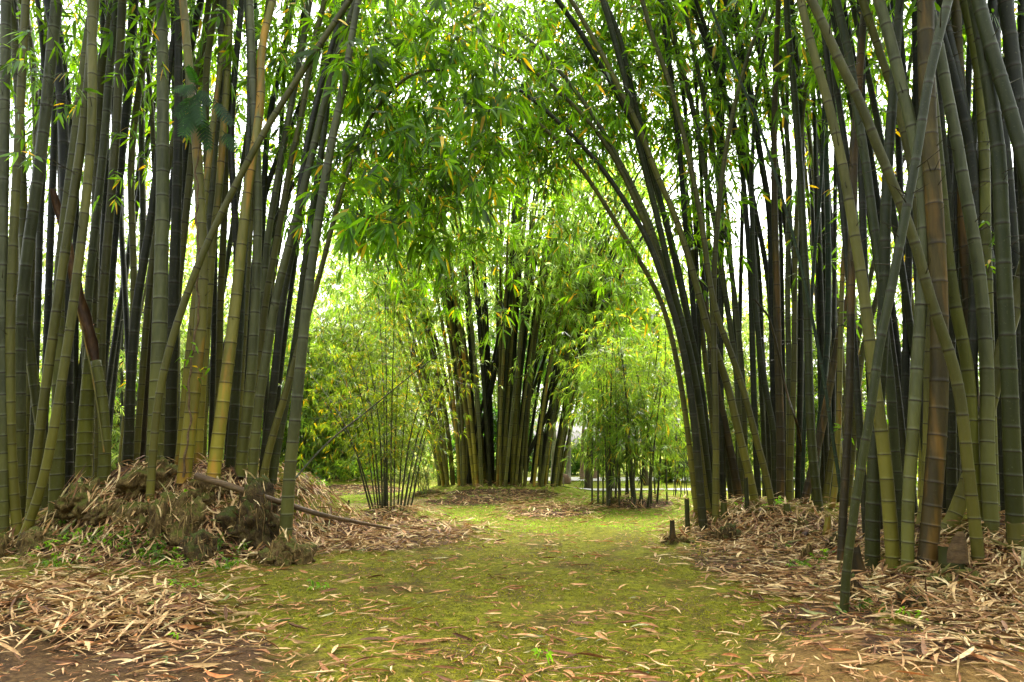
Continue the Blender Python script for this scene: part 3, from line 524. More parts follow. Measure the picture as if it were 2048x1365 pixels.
culm(Rf, 'olive', [(2075,440),(2060,500),(2043,560),(2028,622),(2008,688),(1984,787),(1956,900),(1925,990),(1893,1070),(1878,1120)], 28, 26, Y0=8.3, k=.0, label='bent brownish culm leaning right at the right edge, crossing its neighbours')
culm(Rf, 'moss', [(1888,430),(1897,520),(1912,622),(1931,710),(1941,800),(1944,900),(1950,1030)], 27, 20, Y0=8.0, ext=True)
for pts, Y, w_, kd in [([(1870,0),(1876,200),(1896,420),(1900,700),(1905,1040)],9.2,20,'dark'),([(1990,0),(1992,300),(1996,600),(2000,1060)],9.3,22,'dark'),([(1830,0),(1836,240),(1850,480),(1868,760),(1880,1060)],9.6,15,'dark'),([(2045,-40),(2046,200),(2049,500),(2052,1040)],9.5,20,'dark'),
   ([(1945,300),(1925,560),(1915,800),(1912,1050)],9.6,16,'green'),([(1975,500),(2000,700),(2008,900),(2012,1070)],8.7,22,'dark'),([(1900,300),(1893,600),(1888,900),(1890,1060)],9.4,14,'dark')]:
    culm(Rf, kd, pts, w_, w_ * .9, Y0=Y)

for i in range(16):
    x0 = random.uniform(1730, 2050); dx = random.uniform(-110, 40)
    culm(Rf, random.choice(['dark', 'dark', 'green']), [(x0 + dx * 1.6, 0), (x0 + dx, 300), (x0 + dx * .4, 700), (x0, 1050)], random.uniform(12, 17), 11, Y0=random.uniform(9.4, 11))  # mostly dark filler culms: the clump's deep shadow painted into their colour
for i in range(16):
    x0 = random.uniform(1410, 1690); dx = random.uniform(-130, 20)
    culm(Rb, random.choice(['dark', 'dark', 'green', 'olive']), [(x0 + dx * 1.6, 0), (x0 + dx, 300), (x0 + dx * .4, 700), (x0, 1000)], random.uniform(8, 11), 7, Y0=random.uniform(13.2, 15.2))
for i in range(18):
    x0 = random.uniform(5, 540); dx = random.uniform(-40, 130) * (1 if x0 > 120 else .3)
    if 212 < x0 < 262: continue
    culm(Lc, random.choice(['dark', 'dark', 'olive', 'grey']), [(x0 + dx * 1.5, 0), (x0 + dx, 300), (x0 + dx * .35, 700), (x0, 945)], random.uniform(9, 13), 9, Y0=random.uniform(12.6, 14.2))

# ---- a third stand seen through the gap between both right clumps
Rg = 'distant right'
for i in range(18):
    x0 = random.uniform(1640, 1860) if i < 13 else random.uniform(2030, 2060); dx = random.uniform(-60, 30)
    culm(Rg, random.choice(['olive', 'yellow', 'grey', 'olive', 'dark']), [(x0 + dx * 1.5, 230), (x0 + dx, 420), (x0 + dx * .4, 700), (x0, 985)], random.uniform(8, 11), 6, Y0=random.uniform(16, 20))
# ---- and one behind the left clump
Lg = 'distant left'
for i in range(8):
    x0 = random.uniform(215, 300); dx = random.uniform(-40, 110)
    culm(Lg, random.choice(['olive', 'dark', 'grey']), [(x0 + dx * 1.6, 420), (x0 + dx, 600), (x0 + dx * .4, 760), (x0, 975)], random.uniform(5, 8), 4, Y0=random.uniform(20, 24))

# ---- big clump in the middle distance
Cc = 'central'
cc = np.array([-.42, 22.5])
kinds = ['grey', 'olive', 'yellow', 'grey', 'olive', 'green']
for i in range(86):
    if i < 30: a = pi + pi * (i + .5) / 30 + random.uniform(-.05, .05); rr = random.uniform(.88, 1.0)
    else: a = random.uniform(0, 2 * pi); rr = random.uniform(.15, .92)
    ox, oy = cos(a) * rr * 2.0, sin(a) * rr * 1.25
    b = np.array([cc[0] + ox, cc[1] + oy, 0]); b[2] = float(H(b[0], b[1]))
    lx = ox * .075 + random.uniform(-.06, .09); ly = oy * .05 + random.uniform(-.04, .04)
    if random.random() < .1: lx += random.uniform(.15, .45)
    hh = np.array([0, .8, 2, 3.6, 5.5, 7.5, 9.5]); P = np.stack([b[0] + lx * hh + np.sign(ox) * .012 * hh ** 2 * abs(ox), b[1] + ly * hh, b[2] + hh], 1)
    C, _ = resample(catmull(P, 40), 40)
    q = C[-1]; t = norm(C[-1] - C[-3]); hz = norm(np.array([t[0] + .02 * ox, t[1], 0])); E = []
    for j in range(12): t = norm(t + hz * .06 + np.array([0, 0, -.012 * j])); q = q + t * .4; E.append(q)
    C = np.vstack([C, E]); r = random.uniform(.048, .070)
    if i > 29: r *= 1.15
    kd = random.choice(kinds) if i < 30 else random.choice(['dark', 'dark', 'green', 'olive'])  # inner culms coloured darker to paint the shade inside the clump
    root = empty('bamboo_culm', C[0]); seg = np.concatenate([[0], np.cumsum(np.linalg.norm(np.diff(C, axis=0), axis=1))])
    stalk_mesh(C, r, .02, root, CM[kd], sides=8, detail=True, inter=(.2, .5), mid_r=(np.array([0, 4, 8, seg[-1]]), np.array([r, r * .9, r * .65, .012])))
    px, py = project(C[0])
    CULMS.append(dict(root=root, C=C, seg=seg, kind=kd, clump=Cc, px=float(px), label=None, sprays=[], d0=b[1], lean=lx, w=9, Lv=seg[-1] * .6, nv=40, ext=True))

# ------------------------------------------------------------------ leafy branches
def region(poly, Y0, Y1, n):
    """n random points in an image polygon at depths between Y0 and Y1"""
    poly = np.array(poly, float); lo, hi = poly.min(0), poly.max(0); out = []
    while len(out) < n:
        x, y = RNG.uniform(lo, hi); ins = False
        for i in range(len(poly)):
            (x1, y1), (x2, y2) = poly[i], poly[i - 1]
            if (y1 > y) != (y2 > y) and x < (x2 - x1) * (y - y1) / (y2 - y1) + x1: ins = not ins
        if ins: out.append(at(x, y, RNG.uniform(Y0, Y1)))
    return np.array(out)
def hang(centres, clumps, per, rad, n_leaf, L0, fine=False, maxd=9):
    """each centre is a branch end on the nearest culm of those clumps; sprays cluster round it"""
    own = [c for c in CULMS if c['clump'] in clumps and (c['ext'] or len(c['C']) > 60) and c['Lv'] > 3]
    pts = np.vstack([c['C'][::3] for c in own]); idx = np.concatenate([np.full(len(c['C'][::3]), i) for i, c in enumerate(own)])
    ok = pts[:, 2] > 2.2; pts, idx = pts[ok], idx[ok]
    for ce in centres:
        dd = np.linalg.norm((pts - ce) * np.array([1, 1, 1.25]), axis=1); j = int(np.argmin(dd + RNG.uniform(0, .5, len(dd))))
        own[idx[j]]['sprays'].append((ce, pts[j], per, rad, n_leaf, L0, fine))
def grow():
    for c in CULMS:
        if not c['sprays']: continue
        P = Parts(); big, axs, thin = [], [], {}
        Z = c['C'][c['C'][:, 2] > 3.0] if c['d0'] < 16 else []
        for q in (Z[RNG.integers(0, len(Z), 16)] if len(Z) > 5 else []):
            a_ = RNG.uniform(0, 2 * pi); l_ = RNG.uniform(.10, .32); P.twig(q, q + np.array([cos(a_), sin(a_), RNG.uniform(-.2, .7)]) * l_, .008, .003, .0, 3, 4)
        done = []
        for ce, a, per, rad, n_leaf, L0, fine in sorted(c['sprays'], key=lambda q: np.linalg.norm(q[0] - q[1])):
            if done:
                D = np.array(done); dd = np.linalg.norm(D - ce, axis=1); j = int(np.argmin(dd))
                if dd[j] < .9 * np.linalg.norm(ce - a): a = D[j]
            done.append(ce); d = np.linalg.norm(ce - a); r = .003 if fine else .005
            if d > .15: P.twig(a, ce, r + .0008 * d, r * .6, sag=.04 * d, k=6, sides=3 if fine else 4)
            k = max(2, int(per * RNG.uniform(.6, 1.4))); off = RNG.normal(0, rad, (k, 3)) * np.array([1, 1, .8]); off[:, 2] -= rad * .5
            S_ = ce + off
            if not fine:
                for s in S_: P.twig(ce, s, .004, .002, sag=.05, k=4, sides=3)
            ax = off * .7 + RNG.normal(0, .35, (k, 3)) * rad; ax = norm(ax); ax[:, 2] -= .6
            thin.setdefault((n_leaf, L0, fine), []).append((S_, ax))
        for (n_leaf, L0, fine), lst in thin.items():
            V, F = leaves(np.vstack([a for a, _ in lst]), np.vstack([b for _, b in lst]), n_leaf, L0, fold=not fine); P.add(V, F, 0)
        P.build('leaf_crown', [M_LEAFC if c['clump'] == Cc else M_LEAF, M_TWIG], c['root'])
# main vault of leaves over the path
hang(region([(690,-60),(1010,-60),(1010,330),(690,350)], 9.6, 13, 150), (Lc, Rb), 6, .42, 7, .27)
hang(region([(1000,-60),(1330,-60),(1330,120),(1250,330),(1000,330)], 12.9, 15, 130), (Rb,), 7, .40, 7, .26)
hang(region([(1000,-60),(1330,-60),(1330,120),(1250,300),(1000,300)], 10, 12, 22), (Rb,), 5, .32, 7, .25)
hang(region([(660,-60),(1330,-60),(1330,200),(1200,300),(700,330)], 13, 17, 330), (Lc, Rb), 8, .55, 7, .26)
hang(region([(660,280),(1010,280),(980,400),(900,450),(760,420),(690,470)], 9.3, 12, 40), (Lc, Rb), 6, .32, 8, .26)
hang(region([(670,60),(1000,60),(980,440),(690,460)], 9.2, 10.8, 40), (Lc, Rb), 5, .26, 9, .31)
hang(region([(680,380),(1000,380),(960,540),(720,560)], 10, 13.5, 26), (Lc, Rb), 4, .26, 7, .24)
hang(region([(1000,300),(1250,300),(1290,470),(1100,440)], 12.4, 14.5, 30), (Rb,), 4, .28, 7, .24)
hang(region([(880,480),(1010,420),(1030,640),(900,620)], 11, 13, 14), (Rb,), 4, .25, 7, .23)
hang(region([(1060,440),(1290,440),(1290,640),(1200,600)], 11.5, 14, 16), (Rb,), 4, .28, 7, .23)
# behind and between the left stalks
hang(region([(0,-40),(650,-40),(650,250),(400,330),(0,250)], 12.5, 18, 190), (Lc,), 7, .5, 7, .26)
hang(region([(0,250),(620,250),(620,430),(0,430)], 13.5, 18, 45), (Lc,), 5, .4, 7, .25)
hang(region([(500,-40),(690,-40),(690,520),(600,420)], 11.6, 15, 90), (Lc,), 6, .4, 7, .25)
hang(region([(0,0),(110,0),(110,330),(0,330)], 8.6, 9.6, 9), (Lc,), 3, .22, 6, .25)
hang(region([(120,150),(190,150),(190,250),(120,250)], 9.2, 9.8, 3), (Lc,), 2, .15, 6, .22)
hang(region([(230,0),(330,0),(330,420),(230,420)], 10.5, 12.5, 7), (Lc,), 3, .2, 6, .22)
# right side
hang(region([(1300,-40),(1640,-40),(1640,150),(1480,260),(1330,300)], 12.6, 17, 200), (Rb,), 7, .45, 7, .25)
hang(region([(1300,250),(1480,250),(1480,520),(1360,520)], 12, 15, 50), (Rb,), 6, .32, 7, .23)
hang(region([(1480,150),(1660,150),(1660,560),(1500,560)], 12.5, 15, 16), (Rb,), 4, .28, 6, .22)
hang(region([(1640,-40),(2048,-40),(2048,200),(1640,260)], 10.5, 17, 130), (Rb, Rf, Rg), 6, .42, 7, .25)
hang(region([(1700,250),(1860,250),(1860,640),(1700,640)], 11, 16, 22), (Rb, Rg), 4, .3, 6, .22)
hang(region([(1690,640),(1830,640),(1830,880),(1690,880)], 10.5, 16, 9), (Rb, Rg), 3, .22, 6, .2)
hang(region([(1975,400),(1995,400),(1995,560),(1975,560)], 8.3, 8.6, 3), (Rf,), 3, .1, 5, .18)
# crowns above the frame
for c in CULMS:
    if c['clump'] in (Lc, Rb, Rf) and c['ext'] and len(c['C']) > c['nv'] + 6:
        E = c['C'][c['nv'] + 2:]
        for q in E[RNG.integers(0, len(E), 12)]: c['sprays'].append((q + RNG.normal(0, .6, 3), q, 5, .45, 6, .34, False))
# crown of the central clump
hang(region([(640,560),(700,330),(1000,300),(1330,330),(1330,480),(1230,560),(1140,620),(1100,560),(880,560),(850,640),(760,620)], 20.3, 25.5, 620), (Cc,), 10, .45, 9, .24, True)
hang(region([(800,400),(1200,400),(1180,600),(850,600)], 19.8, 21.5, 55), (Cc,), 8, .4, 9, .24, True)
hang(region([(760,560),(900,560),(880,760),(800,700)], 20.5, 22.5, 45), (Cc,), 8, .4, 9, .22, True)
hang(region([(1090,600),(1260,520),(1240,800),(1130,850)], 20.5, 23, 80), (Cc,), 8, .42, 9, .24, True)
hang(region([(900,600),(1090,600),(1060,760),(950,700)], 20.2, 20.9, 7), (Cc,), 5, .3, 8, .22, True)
for c in CULMS:
    if c['clump'] in (Rg, Lg):
        E = c['C'][40:]
        for q in E[RNG.integers(0, len(E), 7)]: c['sprays'].append((q + RNG.normal(0, .7, 3), q, 8, .5, 8, .22, True))
grow()

# ------------------------------------------------------------------ multi-stemmed shrubs of thin bamboo
def stem_clump(name, label, centre, stems, r, leafmat, n_spr, spread, zlo, n_leaf, L0, stemmat, wid=.11, group=None, cat='bamboo shrub', offs=None, part='stem'):
    c = np.array([centre[0], centre[1], float(H(centre[0], centre[1]))])
    root = tag(empty(name, c), label, cat, group); Cs = []
    for b, tip in stems:
        b = np.array([b[0], b[1], float(H(b[0], b[1])) - .03]); tip = np.array(tip); mid = b * .45 + tip * .55; mid[:2] = b[:2] * .62 + tip[:2] * .38
        C, Lt = resample(catmull([b, mid, tip], 24), 26); C = C + np.outer(np.sin(np.linspace(0, pi, 26)), RNG.normal(0, .03, 3))
        rr = r * random.uniform(.75, 1.25)
        stalk_mesh(C, rr, .3 * rr, root, stemmat, sides=7, detail=False, inter=(.18, .34), name=part); Cs.append(C)
    P = Parts(); n_spr = int(n_spr * (1.15 if leafmat is M_LEAFB else 1)); pts = np.vstack([C[int(len(C) * .1):] for C in Cs]); pts = pts[pts[:, 2] > zlo]
    Q = pts[RNG.integers(0, len(pts), n_spr)]; E = Q + RNG.normal(0, spread, (n_spr, 3)) * np.array([1, 1, .6])
    for q, e in list(zip(Q, E))[:max(60, n_spr // 6)]: P.twig(q, e, .005, .002, sag=.04, k=4, sides=3)
    ax = norm(E - Q) * .6 + RNG.normal(0, .4, E.shape); ax[:, 2] -= .5
    V, F = leaves(E, ax, n_leaf, L0, fan=75, wid=wid, fold=False); P.add(V, F, 0)
    P.build('foliage', [leafmat, stemmat], root); return root
c1 = hit(780, 1022); st = []
for bx, tx, ty, dy in [(742,612,735,.3),(748,640,790,-.2),(752,655,700,.5),(757,690,690,-.4),(762,705,640,.2),(765,735,700,-.3),(768,757,600,.1),(775,770,545,.2),(782,790,590,-.3),(788,806,660,.3),(795,835,620,-.2),(800,862,740,.1),(806,900,720,.4),(812,930,700,-.1),(820,870,800,.2),(772,748,760,.3)]:
    b = at(bx + 0, 1025, c1[1] + random.uniform(-.25, .35)); t = at(tx, ty, b[1] + dy * 2.5); st.append((b, t))
stem_clump('thin_bamboo_clump', 'airy clump of thin dark stems with yellowish leaves beside the litter heap', c1, st, .021, M_LEAFY, 1300, .42, 1.2, 9, .13, M_STEM)
c2 = hit(1270, 1004); st = []
for i in range(28):
    bx = random.choice([random.uniform(1215, 1300), random.uniform(1215, 1345)]); b = at(bx, 1003, c2[1] + random.uniform(-.5, .8)); t = at(bx + random.uniform(-45, 45), random.uniform(640, 780), b[1] + random.uniform(-.8, .8)); st.append((b, t))
for bx in (1184, 1196, 1206): st.append((at(bx, 1008, c2[1]), at(bx + random.uniform(-15, 10), 700, c2[1] + .2)))
stem_clump('thin_bamboo_clump', 'dense leafy bamboo clump on many thin dark stems right of the central giant', c2, st, .026, M_LEAFG, 1600, .52, 1.1, 10, .20, M_STEM)
c3 = at(845, 990, 18.6)
stem_clump('thin_bamboo_clump', 'small sparse bamboo tuft at the left foot of the central clump', c3, [((c3[0] + random.uniform(-.25, .25), c3[1] + random.uniform(-.2, .2)), (c3[0] + random.uniform(-.7, .6), c3[1], random.uniform(1.3, 2.4))) for i in range(9)], .012, M_LEAFY, 130, .2, .4, 8, .13, M_TWIG)
c4 = at(1375, 990, 20.5)
stem_clump('thin_bamboo_clump', 'sparse thin stems on a small mound before the dark shade cloth', c4, [((c4[0] + random.uniform(-.5, .5), c4[1] + random.uniform(-.3, .3)), (c4[0] + random.uniform(-.9, .7), c4[1], random.uniform(1.8, 3.2))) for i in range(12)], .014, M_LEAFG, 190, .3, .7, 8, .16, M_STEM)
# sparse shoots beside the stake at the right mound
c5 = hit(1372, 1062)
stem_clump('bamboo_sprout', 'wiry leafless sprouts beside the tall cut stake', c5, [((c5[0] + random.uniform(-.12, .18), c5[1] + random.uniform(-.1, .1)), (c5[0] + random.uniform(-.2, .3), c5[1], random.uniform(.6, 1.1))) for i in range(7)], .004, M_WEED, 6, .05, .4, 4, .07, M_TWIG)

# ---- stands of bamboo and trees that close the view
def backdrop_clump(label, x, y, hgt, rad, n_st, n_spr, stemtint, lm, zlo=.3, L0=.30, name='bamboo_clump', wid=.17):
    st = []
    for i in range(n_st):
        a = random.uniform(0, 2 * pi); b = (x + cos(a) * rad * .28 * random.random() ** .5, y + sin(a) * rad * .25)
        st.append((b, (x + cos(a) * rad * random.uniform(.3, .95), y + sin(a) * rad * random.uniform(.2, .7), hgt * random.uniform(.45, 1))))
    stem_clump(name, label, (x, y), st, .05, lm, n_spr, rad * .36, zlo, 10, L0, stemtint, group='bamboo stands behind the clearing', cat='bamboo clump', wid=wid)
def bx(px, Y): return at(px, 900, Y)[0]
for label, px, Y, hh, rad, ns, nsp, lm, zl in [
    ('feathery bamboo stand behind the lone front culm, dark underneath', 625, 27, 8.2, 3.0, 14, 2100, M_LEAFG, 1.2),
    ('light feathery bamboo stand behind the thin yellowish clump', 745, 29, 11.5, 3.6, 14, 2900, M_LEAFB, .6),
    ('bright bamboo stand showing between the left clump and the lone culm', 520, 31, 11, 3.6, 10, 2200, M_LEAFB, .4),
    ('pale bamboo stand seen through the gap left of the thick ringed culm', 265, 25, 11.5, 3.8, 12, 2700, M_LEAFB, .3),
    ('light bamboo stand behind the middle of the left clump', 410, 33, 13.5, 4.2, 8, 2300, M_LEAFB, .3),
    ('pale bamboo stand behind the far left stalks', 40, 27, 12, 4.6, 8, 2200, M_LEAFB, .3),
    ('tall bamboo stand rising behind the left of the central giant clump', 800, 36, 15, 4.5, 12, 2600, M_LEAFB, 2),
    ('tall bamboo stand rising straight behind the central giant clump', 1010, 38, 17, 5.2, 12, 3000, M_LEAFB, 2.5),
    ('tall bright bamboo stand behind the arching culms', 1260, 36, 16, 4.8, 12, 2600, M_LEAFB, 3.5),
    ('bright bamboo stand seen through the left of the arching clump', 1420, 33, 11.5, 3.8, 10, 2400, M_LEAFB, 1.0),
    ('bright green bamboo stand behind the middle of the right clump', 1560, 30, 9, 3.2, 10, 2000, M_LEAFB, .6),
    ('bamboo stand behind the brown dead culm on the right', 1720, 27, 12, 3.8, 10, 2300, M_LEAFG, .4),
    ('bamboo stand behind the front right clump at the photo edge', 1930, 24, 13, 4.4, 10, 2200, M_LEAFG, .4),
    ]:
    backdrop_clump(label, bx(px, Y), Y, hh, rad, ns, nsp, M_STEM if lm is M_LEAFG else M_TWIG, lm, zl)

def tree(label, px, py, Y, wpx, hh, bark, crown_r, crown_z, n, lm=M_LEAFG, lean=0, flare=1.5, group='trees on the far lawn'):
    b = at(px, py, Y); b[2] = float(H(b[0], b[1])) - .05; r = wpx / 2 * Y / FPX
    root = tag(empty('tree', b), label, 'tree', group); k = 22; z = np.linspace(0, hh, k)
    C = np.stack([b[0] + lean * z + .06 * np.sin(z * .9 + px), b[1] + 0 * z, b[2] + z], 1); R = r * (1 - .55 * z / hh) * (1 + (flare - 1) * np.exp(-z / .5))
    mesh('trunk', tube_rings(C, R, 12), [tube_faces(k, 12)], bark, smooth=True, parent=root)
    P = Parts(); ends = []
    for i in range(9):
        q = C[int(k * random.uniform(.45, .98))]; a = random.uniform(0, 2 * pi); e = q + np.array([cos(a) * crown_r * .6, sin(a) * crown_r * .6, random.uniform(.2, 1.6)]); P.twig(q, e, r * .3, r * .08, .1, 6, 5); ends += [e, (q + e) / 2]
    E = np.array(ends)[RNG.integers(0, len(ends), n)] + RNG.normal(0, crown_r * .38, (n, 3)) * np.array([1, 1, .75])
    E = E[E[:, 2] > crown_z]; ax = RNG.normal(0, 1, E.shape); ax[:, 2] -= .6
    V, F = leaves(E, ax, 8, .30, fold=False, wid=.34); P.add(V, F, 0); P.build('crown', [lm, bark], root)
tree('pale thick trunked tree at the right foot of the central clump', 1107, 969, 29, 13, 8, M_BARK, 2.4, 2.4, 420, M_LEAFD)
tree('slim pale tree on the lawn, second from the central clump', 1137, 969, 29.3, 8, 10, M_BARK, 2.0, 3.2, 320, M_LEAFG)
tree('reddish thin tree between the slim pale tree and the dark flared one', 1166, 966, 30, 7, 8, M_BARKP, 2.0, 3.0, 280, M_LEAFG, .04)
tree('dark tree with flared foot before the pale road', 1180, 981, 23.9, 12, 8.5, M_BARKD, 2.0, 3.0, 330, M_LEAFG, flare=1.6)
tree('reddish tree behind the thin bamboo clump, its left of two', 1193, 964, 31, 7, 9, M_BARKP, 2.0, 3.2, 260, M_LEAFG)
tree('reddish tree leaning slightly right behind the thin bamboo clump', 1214, 963, 31.5, 9, 9, M_BARKP, 2.2, 3.2, 260, M_LEAFG, .03)
tree('dark mossy tree beside the left stems of the thin bamboo clump', 1221, 982, 23.7, 11, 8, M_BARKD, 2.0, 3.0, 300, M_LEAFG, flare=1.5)
tree('dark tree hidden behind the right stems of the thin bamboo clump', 1290, 975, 26, 9, 8, M_BARKD, 2.2, 2.8, 300, M_LEAFG)
tree('broad dark crowned tree far behind the pale trunks', 1060, 955, 40, 16, 11, M_BARKD, 4.0, 1.6, 900, M_LEAFD)
tree('round dark tree far behind the arching clump, near the shade cloth', 1340, 955, 42, 14, 9, M_BARKD, 3.6, 1.8, 700, M_LEAFD)
def bush(label, px, Y, wd, ht, lm, n, name='bush'):
    x = bx(px, Y); z0 = float(H(x, Y)); root = tag(empty(name, (x, Y, z0)), label, 'bush', 'bushes along the far edge'); P = Parts()
    for i in range(12):
        a = random.uniform(0, 2 * pi); P.twig(np.array([x + cos(a) * wd * .2, Y, z0]), np.array([x + cos(a) * wd * .8, Y + sin(a) * .6, z0 + ht * random.uniform(.4, .95)]), .03, .008, .1, 5, 4)
    u = RNG.normal(0, 1, (n, 3)); u = u / np.linalg.norm(u, axis=1, keepdims=True) * RNG.uniform(.3, 1, (n, 1)) ** .5
    E = np.array([x, Y, z0 + ht * .45]) + u * np.array([wd, wd * .6, ht * .55]); E[:, 2] += .12 * ht * np.sin(E[:, 0] * 4); E = E[E[:, 2] > z0 + .05]
    V, F = leaves(E, u + RNG.normal(0, .4, u.shape)[:len(u)] if len(E) == len(u) else RNG.normal(0, 1, E.shape), 8, .22, fold=False, wid=.3); P.add(V, F, 0)
    P.build('foliage', [lm, M_BARKD], root)
for a in [('dark bush added behind the central clump stalks to darken the gaps', 985, 25.6, 1.7, 3.2, M_LEAFD, 900), ('low dark green bush between the two pale trunks', 1128, 35, 1.2, 1.3, M_LEAFD, 300), ('wide dark bush behind the reddish trunks', 1185, 36, 2.0, 1.6, M_LEAFG, 420), ('leafy bush left of the shade cloth', 1345, 28, .9, 1.9, M_LEAFG, 320),  # first bush is added to darken the bright gaps between the stalks
          ('low bush with pale leaves at the feet of the white panels', 680, 25.5, 1.7, .8, M_LEAFG, 340), ('low weedy bush right behind the lone front culm', 605, 23.5, .9, .45, M_WEED, 160), ('dark bush under the feathery stand on the left', 570, 28, 1.8, 1.6, M_LEAFD, 400),
          ('hedge like bush far behind the right clump', 1500, 38, 4.5, 2.4, M_LEAFG, 700), ('hedge like bush far right behind the front clump', 1800, 36, 5, 2.6, M_LEAFG, 700), ('hedge like bush far behind the left clump', 300, 42, 6, 2.6, M_LEAFG, 800), ('hedge like bush at the far left edge', 20, 40, 5, 2.6, M_LEAFG, 600), ('hedge like bush behind the central clump', 900, 44, 6, 2.6, M_LEAFD, 800)]: bush(*a)

# ------------------------------------------------------------------ stumps, roots, logs
def ico(sub):
    import bmesh
    bm = bmesh.new(); bmesh.ops.create_icosphere(bm, subdivisions=sub, radius=1); V = np.array([v.co[:] for v in bm.verts]); F = np.array([[v.index for v in f.verts] for f in bm.faces]); bm.free(); return V, F
ICO = ico(4); ICO3 = ico(4)
def lumpy(V, amp, sc, seed, vert=.5):
    r = np.random.default_rng(seed); out = np.zeros(len(V))
    for o_ in range(5):
        f = sc * 1.9 ** o_
        for _ in range(3):
            k = norm(r.normal(size=3)) * f; k[2] *= vert; out += amp / 1.7 ** o_ * np.sin(V @ k * 2 + r.uniform(0, 6)) / 1.7
    return out
LUMP_TOP = []
def root_lump(label, px, py, wpx, hpx, Y=None, seed=1, material=None, name='root_mass', dig=.25, cat='root mass', amp=.16, group='root masses of the bamboo clumps', flare=.35):
    """lump whose foot stands at px,py"""
    b = hit(px, py) if Y is None else at(px, py, Y); sx = wpx / 2 * b[1] / FPX; sz = hpx * b[1] / FPX
    sx *= 1.35; sz *= .82; r = np.random.default_rng(seed); Vs, Fs, n0 = [], [], 0; k = max(2, int(2 + wpx / 16)); fib = Parts()
    for q in range(k):
        V, F = ICO3; d = 1 + lumpy(V, amp * 1.7, 1.5, seed * 7 + q, .9) + lumpy(V, amp * .75, 4.5, seed + q, .8) + .5 * amp * np.abs(np.sin(np.arctan2(V[:, 1], V[:, 0]) * 7 + q))
        W = V * d[:, None]; fl = 1 + flare * np.clip(-W[:, 2], 0, 1); g = r.uniform(.38, .72); hz = r.uniform(.45, 1.0) if q else 1.0
        off = np.array([r.uniform(-.62, .62), r.uniform(-.5, .3), 0]) * sx * (0 if q == 0 and k < 4 else 1)
        W = W * np.stack([sx * g * fl, sx * g * fl, np.full(len(V), sz * hz * .62)], 1) + off + np.array([0, sx * .4, sz * hz * .32]); LUMP_TOP.append((W + b)[(V[:, 2] > -.1) & (r.random(len(V)) < .034 * wpx / 40)]); Vs.append(W); Fs.append(F + n0); n0 += len(W)
        # rootlets draped down the lobe
        for _ in range(int(3 + wpx * .06)):
            th = r.uniform(pi, 2 * pi) if r.random() < .85 else r.uniform(0, pi); ph = np.linspace(r.uniform(.3, 1.1), r.uniform(1.6, 2.5), 8); th_ = th + np.cumsum(r.normal(0, .10, 8))
            D = np.stack([np.sin(ph) * np.cos(th_), np.sin(ph) * np.sin(th_), np.cos(ph)], 1); j = np.argmax(D @ V.T, axis=1); C = W[j] + D * .012; C = smoothline(C, 2)
            fib.add(tube_rings(C, np.linspace(.007, .003, 8) * r.uniform(.6, 1.5), 4), [tube_faces(8, 4)], 0)
    o = mesh(name, np.vstack(Vs), [np.vstack(Fs)], material or M_ROOT, smooth=True); o.location = b
    f = mesh('rootlets', np.vstack(fib.V), [np.vstack(fib.F)], M_FIBRE, smooth=True); f.parent = o
    return tag(o, label, cat, group)
for i, a in enumerate([('root ball under the lone front culm, shaggy with moss', 568, 1128, 62, 62), ('big dark stump below the fallen log with hanging rootlets', 488, 1075, 84, 110), ('gnarled pale root knuckle before the big dark stump', 345, 1075, 70, 95),
        ('hollow mossy root end low on the left mound', 388, 1122, 62, 62), ('mossy root shoulder under the cut stump on the left mound', 172, 1020, 78, 70), ('brown fibrous root ball at the foot of the front left stalk', 18, 1112, 44, 40),
        ('shaggy root knob right of the front left stalk', 92, 1098, 58, 50), ('root ball under the thickest ringed culm', 305, 975, 66, 56), ('mossy root hump under the vine covered culm', 368, 1000, 62, 42), ('mossy root hump at the foot of the stout mossy culm', 108, 1050, 54, 36),
        ('low mossy hump in the middle of the left mound', 215, 1035, 56, 40), ('moss grown root arm between hump and root knuckle', 270, 1055, 50, 48), ('small mossy hump beside the fallen log end', 432, 985, 44, 30), ('rounded mossy root at the right side of the left mound', 530, 1060, 36, 60)]):
    root_lump(*a, seed=20 + i, material=M_ROOTD if i in (1, 3, 13) else M_ROOT)
for i, a in enumerate([('dark shaggy root knob in the middle of the back right mound', 1462, 1085, 34, 34), ('small root knob at the left of the back right mound', 1420, 1083, 22, 20), ('root lump at the right of the back right mound', 1610, 1062, 30, 26), ('weathered root chunk on the right of the back right mound', 1620, 1120, 20, 30), ('broken root piece behind the thin teal pole', 1672, 1095, 22, 24),
        ('round mossy root bulge in front of the thick brown culm', 1842, 1225, 56, 54), ('mossy pad under the cut stump with brown sheath', 1903, 1170, 74, 34), ('shaggy root knob under the charred stump', 1722, 1200, 46, 44), ('root lump under the thin clump right of the centre', 1225, 1010, 22, 14), ('root lumps at the right foot of the central clump', 1090, 993, 30, 16), ('root lump at the left foot of the central clump', 862, 992, 34, 14), ('low stone like root before the right clump', 1368, 1085, 26, 9), ('knobbly root base under the short brown stake', 1345, 1088, 26, 20)]):
    root_lump(*a, seed=60 + i, material=M_ROOTD if i in (0, 1, 4, 5, 7) else M_ROOT)

